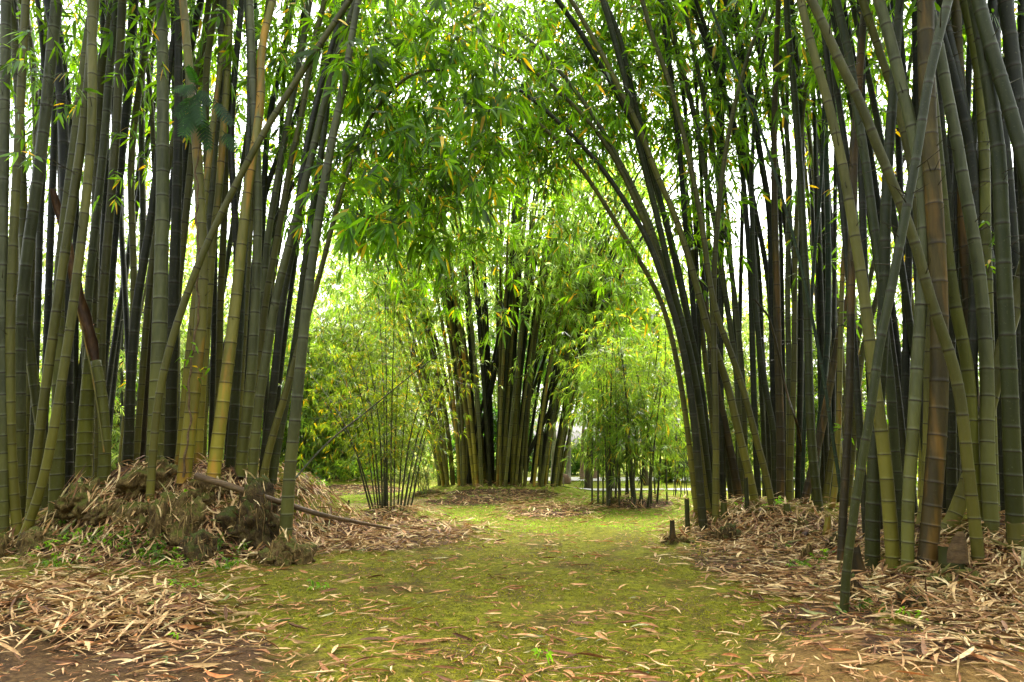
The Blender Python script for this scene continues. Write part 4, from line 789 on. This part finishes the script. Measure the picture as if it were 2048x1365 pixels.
def cut_stump(label, px, py, wpx, hpx, kind='moss', lean=0, Y=None, taper=.85, jag=.0, flare=.2, sheath=False, group='cut bamboo stumps'):
    b = hit(px, py) if Y is None else at(px, py, Y); r = wpx / 2 * b[1] / FPX; h_ = hpx * b[1] / FPX; root = tag(empty('bamboo_stump', b), label, 'stump', group)
    n, sd = 14, 18; z = np.linspace(-.08, h_, n); C = np.stack([b[0] + lean * z, b[1] + 0 * z, b[2] + z], 1); R = r * (taper + (1 - taper) * (1 - z / h_)) * (1 + flare * np.exp(-np.clip(z, 0, 9) / (.25 * h_ + .02)))
    nd = (z / (.16)) % 1.0; R = R * np.where(nd < .1, 1.05, 1)
    V = tube_rings(C, R, sd); th = np.arange(sd); V[-sd:, 2] += jag * h_ * np.abs(np.sin(th * 1.7 + px)) * RNG.uniform(.3, 1, sd)
    if hpx > 100: stalk_mesh(smoothline(C[:, :] + np.outer(z ** 2, [.02, 0, 0]), 1), r * 1.1, r * .88, root, CM[kind], sides=sd, inter=(.16, .34), name='stump_wall', cap=False)
    else: mesh('stump_wall', V, [tube_faces(n, sd)], CM[kind], attrs=dict(nd=np.repeat(nd, sd), hgt=np.repeat(np.clip(z, 0, 9), sd)), smooth=True, parent=root)
    top = V[-sd:]; inn = top * .0 + C[-1] + (top - C[-1]) * .72; dwn = inn.copy(); dwn[:, 2] = C[-1][2] - .06
    i = np.arange(sd); k = (i + 1) % sd
    mesh('cut_face', np.vstack([top, inn, dwn, dwn.mean(0)[None]]), [np.stack([i, k, sd + k, sd + i], 1), np.stack([sd + i, sd + k, 2 * sd + k, 2 * sd + i], 1), np.stack([2 * sd + i, 2 * sd + k, np.full(sd, 3 * sd)], 1)], M_CUT, parent=root)
    if sheath:
        a = np.linspace(-1.0, 1.1, 9); zz = np.linspace(.0, 1, 8); W = []
        for t in zz:
            for q in a: rr = r * 1.12; W.append((b[0] + rr * sin(q * (1 - .75 * t ** 2) + .25), b[1] - rr * cos(q * (1 - .75 * t ** 2)), b[2] + h_ * (.55 + .95 * t)))
        W = np.array(W); j = np.array([[y * 9 + x, y * 9 + x + 1, (y + 1) * 9 + x + 1, (y + 1) * 9 + x] for y in range(7) for x in range(8)]); mesh('sheath', W, [j], M_LOG, smooth=True, parent=root)
    return root
cut_stump('broad cut stump on top of the left mound', 180, 945, 30, 38, 'moss', 0, jag=.12, flare=.35)
cut_stump('tall mossy culm broken off short beside the split brown one', 167, 945, 27, 290, 'moss', -.065, jag=.04, Y=10.9, flare=.15)
cut_stump('short brown stake on a round root base before the right clump', 1345, 1066, 10, 22, 'dead', 0, jag=.15, Y=10.55)
cut_stump('tall dark stake with a pale weathered top before the right clump', 1376, 1066, 10, 62, 'green', 0, jag=.1, flare=0)
cut_stump('short hollow stump between the two front stalks of the arching clump', 1449, 1042, 13, 34, 'moss', 0, jag=.05)
cut_stump('thin green stake with a freshly cut top in the back right mound', 1495, 1025, 9, 64, 'green', 0, jag=.08, flare=0)
cut_stump('low green stump half buried in litter on the back right mound', 1575, 1034, 14, 24, 'moss', 0, jag=.05)
cut_stump('tilted tan stump at the right end of the back right mound', 1652, 1075, 13, 36, 'yellow', .2, jag=.2)
cut_stump('charred broken stump behind the foremost right culm', 1722, 1165, 26, 62, 'dead', -.16, jag=.25, flare=.3)
cut_stump('low dark stump in the litter below the olive right culm', 1783, 1183, 22, 20, 'dark', 0, jag=.05)
cut_stump('wide cut stump with a torn brown sheath, right of the thick brown culm', 1906, 1160, 46, 62, 'green', 0, jag=.05, flare=.1, sheath=True)
cut_stump('pale cut stump at the right edge of the photo', 2038, 1110, 34, 58, 'olive', 0, jag=.08)
cut_stump('small dark post on the bright lawn left of the thin clump', 695, 1022, 4, 20, 'dark', .1, Y=15.6, flare=0, group='posts on the lawn')
# split brown culm
b = at(211, 930, 10.75); b[2] = float(H(b[0], b[1])) - .04; root = tag(empty('split_culm', b), 'mossy culm split open above, its torn upper half brown and leaning left', 'bamboo culm', 'bamboo culms of the left clump')
C = smoothline(resample(catmull([b, at(210,900,b[1]), at(209,860,b[1]), at(202,780,b[1]), at(190,715,b[1])], 30), 30)[0], 3)
stalk_mesh(C, .095, .075, root, CM['moss'], sides=14, name='stalk')
C = resample(catmull([at(191,722,b[1]), at(178,660,b[1]-.03), at(160,600,b[1]-.02), at(142,520,b[1]+.05), at(124,450,b[1]+.1), at(104,375,b[1]+.15)], 40), 40)[0]
T = norm(np.gradient(C, axis=0)); A_ = norm(np.cross(T, np.array([0, 1., 0]))); B_ = np.cross(A_, T); th = np.linspace(-2.1, 1.5, 12); rr = np.interp(np.linspace(0, 1, 40), [0, .1, .45, 1], [.05, .085, .08, .05]) * (1 + .12 * np.sin(np.linspace(0, 30, 40)))
V = (C[:, None] + rr[:, None, None] * (np.cos(th + 1.4)[None, :, None] * A_[:, None] + np.sin(th + 1.4)[None, :, None] * B_[:, None])).reshape(-1, 3)
j = np.array([[y * 12 + x, y * 12 + x + 1, (y + 1) * 12 + x + 1, (y + 1) * 12 + x] for y in range(39) for x in range(11)]); mesh('torn_shell', V, [j], M_SPLIT, smooth=True, parent=root)
C = resample(catmull([at(208,905,b[1]-.1), at(196,820,b[1]-.1), at(182,740,b[1]-.1), at(164,660,b[1]-.1), at(152,615,b[1]-.12)], 30), 30)[0]
mesh('peeled_strip', tube_rings(C, np.linspace(.016, .012, 30), 6), [tube_faces(30, 6)], CM['yellow'], attrs=dict(nd=np.full(180, .5), hgt=np.full(180, 3.)), smooth=True, parent=root)

# fallen log across the left mound
P = [at(392,952,9.75), at(450,970,9.7), at(520,992,9.75), at(590,1014,9.85), at(660,1034,9.95), hit(790,1068) + np.array([0, 0, .07])]
C, Lg_ = resample(catmull(P, 60), 90); C = C + 0
root = tag(empty('fallen_culm', C[-1]), 'brown hollow culm fallen across the left mound, its cut end facing up left', 'fallen culm')
R = np.interp(np.linspace(0, 1, 90), [0, .3, 1], [.052, .040, .018]); R = R * (1 + .07 * (np.sin(np.arange(90) * 2 * pi / 11) > .93))
V = tube_rings(C, R, 14); inner = tube_rings(C[:12], R[:12] * .78, 14)
mesh('log_wall', V, [tube_faces(90, 14)], M_LOG, smooth=True, parent=root)
i = np.arange(14); k = (i + 1) % 14
mesh('hollow', np.vstack([V[:14], inner]), [np.stack([i, k, 14 + k, 14 + i], 1), tube_faces(12, 14, 14)[:, ::-1], np.array([[14 + 11 * 14 + q for q in range(14)]])], M_CUT, parent=root)
for q, dr in ((30, (.02, -.05, -.16)), (52, (-.03, -.05, -.12)), (52, (.12, 0, .2))):
    P_ = Parts(); P_.twig(C[q], C[q] + np.array(dr), .008, .004, 0, 4, 6); mesh('twig', np.vstack(P_.V), P_.F, M_LOG, parent=root)
# short log bit in the litter
def small_log(label, p0, p1, r, material, name='fallen_culm'):
    C = resample(catmull([p0, (p0 + p1) / 2 + np.array([0, 0, .02]), p1], 20), 24)[0]; V = tube_rings(C, np.full(24, r), 12)
    o = mesh(name, np.vstack([V, C[:1], C[-1:]]) - C[0], [tube_faces(24, 12), np.stack([(np.arange(12) + 1) % 12, np.arange(12), np.full(12, 288)], 1), np.stack([276 + np.arange(12), 276 + (np.arange(12) + 1) % 12, np.full(12, 289)], 1)], material, smooth=True); o.location = C[0]; tag(o, label, 'fallen culm', 'fallen pieces of bamboo')
up = np.array([0, 0, .05])
small_log('short mossy log lying in the litter right of the lone culm', hit(612, 1066) + up, hit(650, 1060) + up, .045, M_ROOT)
small_log('short mossy log on top of the left mound beside the root ball', hit(310, 968) + up, hit(335, 964) + up, .05, M_ROOT)
small_log('brown broken piece of culm lying right on the back right mound', hit(1606, 1085) + up, hit(1616, 1070) + up * 1.5, .04, M_SPLIT)
# long thin pole leaning through the thin clump
P = [hit(541, 1030) + np.array([0, 0, .0]), at(590, 958, 10.9), at(660, 882, 11.5), at(735, 822, 12.2), at(830, 745, 12.9), at(925, 672, 13.6)]
C, L_ = resample(catmull(P, 60), 80); root = tag(empty('fallen_pole', C[0]), 'long thin grey and brown pole leaning up right behind the lone culm', 'pole')
seg = 12
for q in range(0, 80 - seg + 1, seg):
    kd = 'grey' if (q // seg) % 2 else 'dead'; c_ = C[q:q + seg + 1]; m_ = len(c_); V = tube_rings(c_, np.linspace(.019 - q * .00016, .018 - q * .00016, m_), 8)
    mesh('pole_length', V, [tube_faces(m_, 8)], CM[kd], attrs=dict(nd=np.repeat(np.linspace(0, .9, m_), 8), hgt=np.full(m_ * 8, 6.)), smooth=True, parent=root)
# second pole resting through the right clump
P = [hit(1608, 985), at(1600, 880, 12.0), at(1572, 780, 11.9), at(1540, 640, 11.8), at(1510, 600, 11.8)]; C = resample(catmull(P, 40), 40)[0]
o = mesh('fallen_pole', tube_rings(C, np.linspace(.03, .02, 40), 8) - C[0], [tube_faces(40, 8)], CM['dead'], attrs=dict(nd=np.tile(np.linspace(0, 1, 8), 40), hgt=np.full(320, 6.)), smooth=True); o.location = C[0]; tag(o, 'thin brown pole leaning left inside the arching clump', 'pole')

# climbing vine with cut leaves on the yellow culm
vp = [(366,955),(372,900),(381,840),(377,790),(383,720),(392,660),(398,620),(394,560),(397,500),(392,440),(396,385),(391,340),(399,300),(401,250),(396,215),(390,180),(384,160)]
C = smoothline(resample(catmull([at(x, y, AA['C'][0][1] - .12 + .0 * y) for x, y in vp], 90), 120)[0], 2); C[:, 0] += .012 * np.sin(np.arange(120) * .9)
root = tag(empty('climbing_vine', C[0]), 'woody vine climbing the yellow culm, with dark split leaves at its top', 'vine'); mesh('vine_stem', tube_rings(C, np.linspace(.016, .013, 120) * (1 + .2 * np.sin(np.arange(120) * 1.3)), 7), [tube_faces(120, 7)], M_LOG, smooth=True, parent=root)
def split_leaf(base, tip, wid, sag, nfin=9):
    ax = tip - base; Lf = np.linalg.norm(ax); ax = ax / Lf; sd_ = norm(np.cross(ax, np.array([.15, -1., .25]))); P_ = Parts(); t = np.linspace(0, 1, 12); mid = base + np.outer(t, ax * Lf); mid[:, 2] -= sag * t ** 2
    V = []; F3 = []; F4 = []
    V = list(mid + sd_ * .006) + list(mid - sd_ * .006); F4 += [[i, i + 1, 13 + i, 12 + i] for i in range(11)]
    for s in (1, -1):
        for f in range(nfin):
            q = .16 + .8 * f / nfin; wl = wid * sin(pi * min(1, .18 + .8 * q)) ** .7; p = base + ax * Lf * q; p[2] -= sag * q * q; dr = norm(sd_ * s + ax * .55); hw = Lf * .8 / nfin * .46; n0 = len(V)
            V += [p - ax * hw, p + ax * hw, p + dr * wl * .6 + ax * hw * .9 + [0, -.015, -.03], p + dr * wl + [0, -.02, -.09 * wl / .2], p + dr * wl * .6 - ax * hw * .9 + [0, -.015, -.03]]; F4.append([n0, n0 + 1, n0 + 2, n0 + 4]); F3.append([n0 + 4, n0 + 2, n0 + 3])
    return np.array(V), [np.array(F3), np.array(F4)]
for bxp, byp, tx, ty, wd in [(388,165,366,190,.13),(390,190,350,232,.16),(392,200,370,262,.2),(394,215,364,272,.17),(392,180,404,250,.15),(394,178,428,205,.16),(428,200,470,250,.12),(400,225,421,300,.14),(445,262,480,300,.13),(396,170,376,125,.1),(384,170,345,178,.12)]:
    Yv = AA['C'][0][1] - .3; a, t_ = at(bxp, byp, Yv), at(tx, ty, Yv - random.uniform(.0, .25)); V, F = split_leaf(a, t_, wd, .03)
    lf = mesh('vine_leaf', V, F, M_VINE, parent=root); P_ = Parts(); s0 = C[int(np.argmin(np.linalg.norm(C - a, axis=1)))]; P_.twig(s0, a, .006, .004, .02, 5, 5); mesh('leaf_stalk', np.vstack(P_.V), P_.F, M_TWIG, parent=root)
P_ = Parts(); V, F = leaves(np.array([at(x, y, AA['C'][0][1] - .22) for x, y in [(385,700),(372,720),(398,740),(408,735),(366,770),(402,755),(360,715)]]), RNG.normal(0, .5, (7, 3)) + [0, 0, -1], 3, .11, wid=.3); mesh('small_leaves', V, F, M_LEAF, parent=root)

# unseen stands added behind and beside the viewer to block sky light
for label, x, y, hh, rad, nsp in [('unseen bamboo stand added behind the viewer for shade, to the left', -7, -5, 13, 4.5, 700), ('unseen bamboo stand added straight behind the viewer for shade', .5, -8, 13, 4.5, 700), ('unseen bamboo stand added behind the viewer for shade, to the right', 8, -4.5, 13, 4.5, 700), ('unseen bamboo stand added beyond the left edge of the view for shade', -14, 5, 12, 4, 600), ('unseen bamboo stand added beyond the right edge of the view for shade', 14, 6, 12, 4, 600)]:
    backdrop_clump(label, x, y, hh, rad, 14, nsp, M_STEM, M_LEAFG, 1.0, L0=.6)

# ------------------------------------------------------------------ far structures
def box(name, c, d, material, parent=None, rot=0):
    x, y, z = np.array(d) / 2; V = np.array([(i, j, k) for i in (-x, x) for j in (-y, y) for k in (-z, z)]); V = np.stack([V[:, 0] * cos(rot) - V[:, 1] * sin(rot), V[:, 0] * sin(rot) + V[:, 1] * cos(rot), V[:, 2]], 1) + np.array(c)
    return mesh(name, V, [np.array([[0, 1, 3, 2], [4, 6, 7, 5], [0, 4, 5, 1], [2, 3, 7, 6], [0, 2, 6, 4], [1, 5, 7, 3]])], material, parent=parent)
g = at(628, 958, 29.5); root = tag(empty('low_terrace', g), 'low concrete terrace with a dark red railing and white panel behind the left stand', 'terrace')
box('slab', g + [.1, .6, .05], (2.6, 1.6, .22), M_CONC, root); box('base_wall', g + [.1, .3, -.35], (2.5, 1.5, .55), M_CONC, root)
box('white_panel', g + [.02 + .15, .9, .62], (1.0, .06, .9), M_WHITE, root)
for q in (-1.1, -.75, -.35, .0, .3): box('railing_post', g + [q, -.12, .55], (.05, .05, .9), M_IRON, root)
for z_ in (.35, .95): box('rail', g + [-.4, -.16, z_], (1.6, .04, .04), M_IRON, root)
for lab, px, py, wd, ht in [('white panel with a dark top edge behind the thin clump', 735, 962, .42, .55), ('white panel half hidden by leaves left of the other one', 716, 958, .4, .4)]:
    g = at(px, py, 27.5); root = tag(empty('white_box', g), lab, 'white box', 'white boxes behind the thin clump'); box('body', g + [0, 0, ht / 2], (wd, .3, ht), M_WHITE, root); box('lid', g + [0, 0, ht + .03], (wd + .06, .36, .05), M_NET, root)
# dark shade cloth hung on poles
g = at(1388, 950, 27); root = tag(empty('shade_screen', g), 'dark shade cloth hung between poles behind the arching clump', 'shade screen')
xs = np.linspace(-.55, 1.1, 20); zs = np.linspace(.25, 1.75, 14); V = np.array([(g[0] + x, g[1] + .06 * sin(x * 9 + z) + .03 * cos(z * 5), g[2] + z) for z in zs for x in xs]); V2 = V + [0, .02, 0]
j = np.array([[y * 20 + x, y * 20 + x + 1, (y + 1) * 20 + x + 1, (y + 1) * 20 + x] for y in range(13) for x in range(19)]); mesh('cloth', np.vstack([V, V2]), [j, j[:, ::-1] + 280], M_NET, smooth=True, parent=root)
for q in (-.6, .25, 1.15): box('screen_pole', g + [q, .1, .85], (.05, .05, 2.0), M_BARKD, root)
V, F = ICO; d = 1 + lumpy(V, .12, 1.4, 5); g = at(1120, 966, 27.5); g[2] = float(H(g[0], g[1])); o = mesh('boulder', V * d[:, None] * [.34, .25, .26] + [0, 0, .12], [F], M_ROCK, smooth=True); o.location = g; tag(o, 'reddish boulder on the far lawn between the pale trunks', 'boulder')
for lab, px in (('thin pale post on the far lawn nearest the thick pale trunk', 1112), ('thin pale post on the far lawn right of the boulder', 1127)):
    g = at(px, 978, 24.6); g[2] = float(H(g[0], g[1])); C = np.array([g, g + [0, 0, .15], g + [.01, 0, .36]]); o = mesh('lawn_post', tube_rings(C, np.array([.02, .02, .015]), 8) - g, [tube_faces(3, 8), np.array([[16 + q for q in range(8)]])], M_BARK); o.location = g; tag(o, lab, 'post', 'posts on the lawn')

# ------------------------------------------------------------------ fallen leaves, weeds
def litter(xy, L0, lift, tilt, z=None, rnd=RNG):
    n = len(xy); z = H(xy[:, 0], xy[:, 1]) if z is None else z; zg = H(xy[:, 0], xy[:, 1]); yaw = rnd.uniform(0, 2 * pi, n); pit = rnd.normal(0, tilt, n); roll = rnd.normal(0, .5, n); L = L0 * np.clip(rnd.lognormal(-.3, .45, n), .18, 1.4); W = L * rnd.uniform(.065, .14, n)
    d = np.stack([np.cos(yaw) * np.cos(pit), np.sin(yaw) * np.cos(pit), np.sin(pit)], 1); s = np.stack([-np.sin(yaw), np.cos(yaw), np.zeros(n)], 1); u = np.cross(d, s); s2 = s * np.cos(roll)[:, None] + u * np.sin(roll)[:, None]; u2 = np.cross(d, s2)
    # slope of the ground
    e = .1; gx_ = (H(xy[:, 0] + e, xy[:, 1]) - zg) / e; gy_ = (H(xy[:, 0], xy[:, 1] + e) - zg) / e
    c = np.stack([xy[:, 0], xy[:, 1], z + .012 + np.abs(rnd.normal(0, lift, n)) + np.abs(np.sin(pit)) * L * .5], 1); cu = rnd.normal(0, .10, n); curl = rnd.uniform(.1, 1.0, n); bend = rnd.normal(0, .06, n)
    rows = []
    for t, wf in ((-.5, .12), (-.25, .85), (.05, 1.0), (.3, .7), (.5, .04)):
        q = c + d * (L * t)[:, None] + u2 * (cu * L * (t * t * 4 - .3) * .35)[:, None] + s2 * (bend * L * (t * t * 4))[:, None]; q[:, 2] += (gx_ * d[:, 0] + gy_ * d[:, 1]) * L * t
        for sg in (-1, 0, 1): rows.append(q + s2 * (sg * wf * W * .5)[:, None] + u2 * (abs(sg) * curl * wf * W * .6)[:, None])
    V = np.stack(rows, 1).reshape(-1, 3); b = np.arange(n)[:, None] * 15
    return V, [np.vstack([b + np.array([[r * 3 + k, r * 3 + k + 1, r * 3 + k + 4, r * 3 + k + 3]]) for r in range(4) for k in (0, 1)])]
for i, (px, py, hw, hh, n, lift, big) in enumerate(PILES):
    c = hit(px, py); out = []
    a = RNG.uniform(0, 2 * pi, n * 3); rr = np.sqrt(RNG.uniform(0, 1, n * 3)) * RNG.choice([1, 1, 1, 1.25], n * 3)
    for q, r_ in zip(a, rr):
        X, Yp = px + cos(q) * r_ * hw, py + sin(q) * r_ * hh; out.append((X, Yp))
    out = np.array(out); pts = []
    # straight drop onto the slope: intersect a subset, jitter the rest around it
    sel = out[RNG.integers(0, len(out), max(60, n // 9))]
    hp = np.array([hit(x, y)[:2] for x, y in sel if y > 905]); k = hp[RNG.integers(0, len(hp), n)]; j = .035 * k[:, 1:2]
    pts = k + RNG.normal(0, 1, k.shape) * j * [.7, 1.1]
    V, F = litter(pts, .20, lift, .20 if lift > .03 else .09)
    tag(mesh('leaf_litter', V, F, M_LITTER), kind='stuff')
LT = np.vstack(LUMP_TOP); V, F = litter(LT[:, :2], .19, .012, .5, z=LT[:, 2]); tag(mesh('leaf_litter', V, F, M_LITTER), kind='stuff')
# leaves strewn over the moss
n = 5400; yy = 4.2 + RNG.uniform(0, 1, n) ** 1.5 * 17; xx = RNG.uniform(-.62, .72, n) * yy; m2 = int(n * .62); cl = RNG.integers(m2, m2 + 420, m2); xx[:m2] = xx[cl] + RNG.normal(0, .26, m2); yy[:m2] = yy[cl] + RNG.normal(0, .11, m2)
V, F = litter(np.stack([xx, yy], 1), .165, .004, .07); tag(mesh('scattered_leaves', V, F, M_SCRAP), kind='stuff')
n = 11000; yy = 4.0 + RNG.uniform(0, 1, n) ** 1.7 * 12; xx = RNG.uniform(-.8, .8, n) * yy; V, F = litter(np.stack([xx, yy], 1), .07, .003, .06); V = V; tag(mesh('leaf_debris', V, F, M_SCRAP), kind='stuff')
# moss tufts and short blades
def blades(xy, h0, lm, name, w=.12, up=1.0):
    n = len(xy); P = np.stack([xy[:, 0], xy[:, 1], H(xy[:, 0], xy[:, 1])], 1); ax = RNG.normal(0, .55, (n, 3)); ax[:, 2] = up
    V, F = leaves(P, ax, 3, h0, fan=50, wid=w, droop=.25, fold=False, spread=.05); return tag(mesh(name, V, F, lm), kind='stuff')
M_MOSS = leaf_mat('moss blade', [(0, (0.05419, 0.05834, 0.003672)), (.6, (0.1264, 0.1238, 0.00612)), (1, (0.2167, 0.2034, 0.01469))], tcol=(0.2709, 0.2652, 0.01469), tmix=.35, gloss=.8)
n = 85000; yy = 4.0 + RNG.uniform(0, 1, n) ** 1.6 * 9; xx = RNG.uniform(-.85, .85, n) * yy; kp = (np.sin(xx * 2.1 + 1) * np.sin(yy * 2.7) + RNG.normal(0, .4, n)) > -.15
sm = (np.sqrt(((xx + 3.6) / 2.6) ** 2 + ((yy - 4.9) / 1.25) ** 2) > .85) & (np.sqrt(((xx - 2.8) / 1.3) ** 2 + ((yy - 4.8) / .9) ** 2) > .8)
blades(np.stack([xx, yy], 1)[kp & sm], .032, M_MOSS, 'moss', w=.2)
n = 16000; yy = RNG.uniform(12, 24, n); xx = RNG.uniform(-.42, .3, n) * yy; blades(np.stack([xx, yy], 1), .05, M_WEED, 'grass', w=.16)
def weeds(label_poly, n, L0):
    pts = np.array([hit(x, y)[:2] for x, y in label_poly]); k = pts[RNG.integers(0, len(pts), n)] + RNG.normal(0, .09, (n, 2)); P = np.stack([k[:, 0], k[:, 1], H(k[:, 0], k[:, 1]) + RNG.uniform(.02, .12, n)], 1); ax = RNG.normal(0, .8, (n, 3)); ax[:, 2] = abs(ax[:, 2]) * .4
    V, F = leaves(P, ax, 6, L0, fan=80, wid=.42, droop=.4, fold=True); tag(mesh('weeds', V, F, M_WEED), kind='stuff')
weeds([(RNG.uniform(60, 500), RNG.uniform(1085, 1150)) for _ in range(46)] + [(RNG.uniform(90, 340), RNG.uniform(1060, 1100)) for _ in range(18)], 420, .05)
weeds([(1830, 1150), (1895, 1160), (1915, 1165), (1710, 1225), (1560, 1100), (1640, 1130), (1660, 1110), (1560, 1010), (1500, 1015), (1545, 1015), (520, 1030), (1790, 1240), (1600, 1140)], 130, .055)
weeds([(RNG.uniform(300, 470), RNG.uniform(1130, 1230)) for _ in range(9)] + [(390, 1285), (1110, 1310), (640, 1180)], 40, .05)
# ferns on the mound
def fern(label, px, py, size, nfr=5, Y=None):
    b = hit(px, py); root = tag(empty('fern', b), label, 'fern', 'ferns and seedlings on the mounds')
    for q in range(nfr):
        a = random.uniform(0, 2 * pi); t = b + np.array([cos(a) * size, sin(a) * size - .05, size * random.uniform(.3, .8)]); V, F = split_leaf(b + [0, 0, .01], t, size * .28, size * .25, 8); mesh('frond', V, F, M_WEED, parent=root)
fern('small fern growing out of the big dark stump', 505, 1035, .16); fern('pale fern curling over the hollow root end', 385, 1098, .13); fern('small fern in the litter before the thick brown culm', 1862, 1148, .14); fern('feathery seedling at the root ball of the lone culm', 572, 1110, .08); fern('fern seedling high on the left mound by the vine', 385, 985, .13); fern('little fern at the split brown culm', 215, 912, .1)

# ------------------------------------------------------------------ labels of the culms
ONES = 'first second third fourth fifth sixth seventh eighth ninth tenth eleventh twelfth thirteenth fourteenth fifteenth sixteenth seventeenth eighteenth nineteenth twentieth'.split()
TENS = {20: 'twenty', 30: 'thirty', 40: 'forty', 50: 'fifty', 60: 'sixty', 70: 'seventy', 80: 'eighty', 90: 'ninety', 100: 'one hundred', 110: 'one hundred and ten'}; TENTH = {30: 'thirtieth', 40: 'fortieth', 50: 'fiftieth', 60: 'sixtieth', 70: 'seventieth', 80: 'eightieth', 90: 'ninetieth', 100: 'hundredth', 110: 'hundred-tenth'}
def ordinal(i):
    if i < 20: return ONES[i]
    k = i + 1; t = k // 10 * 10
    return TENTH[t] if k % 10 == 0 else ('hundred' if t == 100 else 'hundred-ten' if t == 110 else TENS[t]) + '-' + ONES[k % 10 - 1]
TONE = dict(grey='grey green', olive='olive', dark='dark', yellow='yellowish', moss='mossy', green='deep green', teal='blue green', dead='dry brown')
PLACE = {Lc: 'the left clump', Rb: 'the arching clump', Rf: 'the front right clump', Rg: 'the distant right stand', Lg: 'the distant left stand', Cc: 'the central clump'}
for cl in (Lc, Rb, Rf, Rg, Lg, Cc):
    for i, c in enumerate(sorted([c for c in CULMS if c['clump'] == cl], key=lambda c: c['px'])):
        ln = 'leaning right' if c['lean'] > .12 else ('leaning left' if c['lean'] < -.12 else 'upright')
        lab = c['label'] or f"{TONE[c['kind']]} culm, {ln}, foot {ordinal(i)} from the left in {PLACE[cl]}"
        tag(c['root'], lab, 'bamboo culm', 'bamboo culms of ' + PLACE[cl])
print('culms', len(CULMS), 'objects', len(bpy.data.objects))
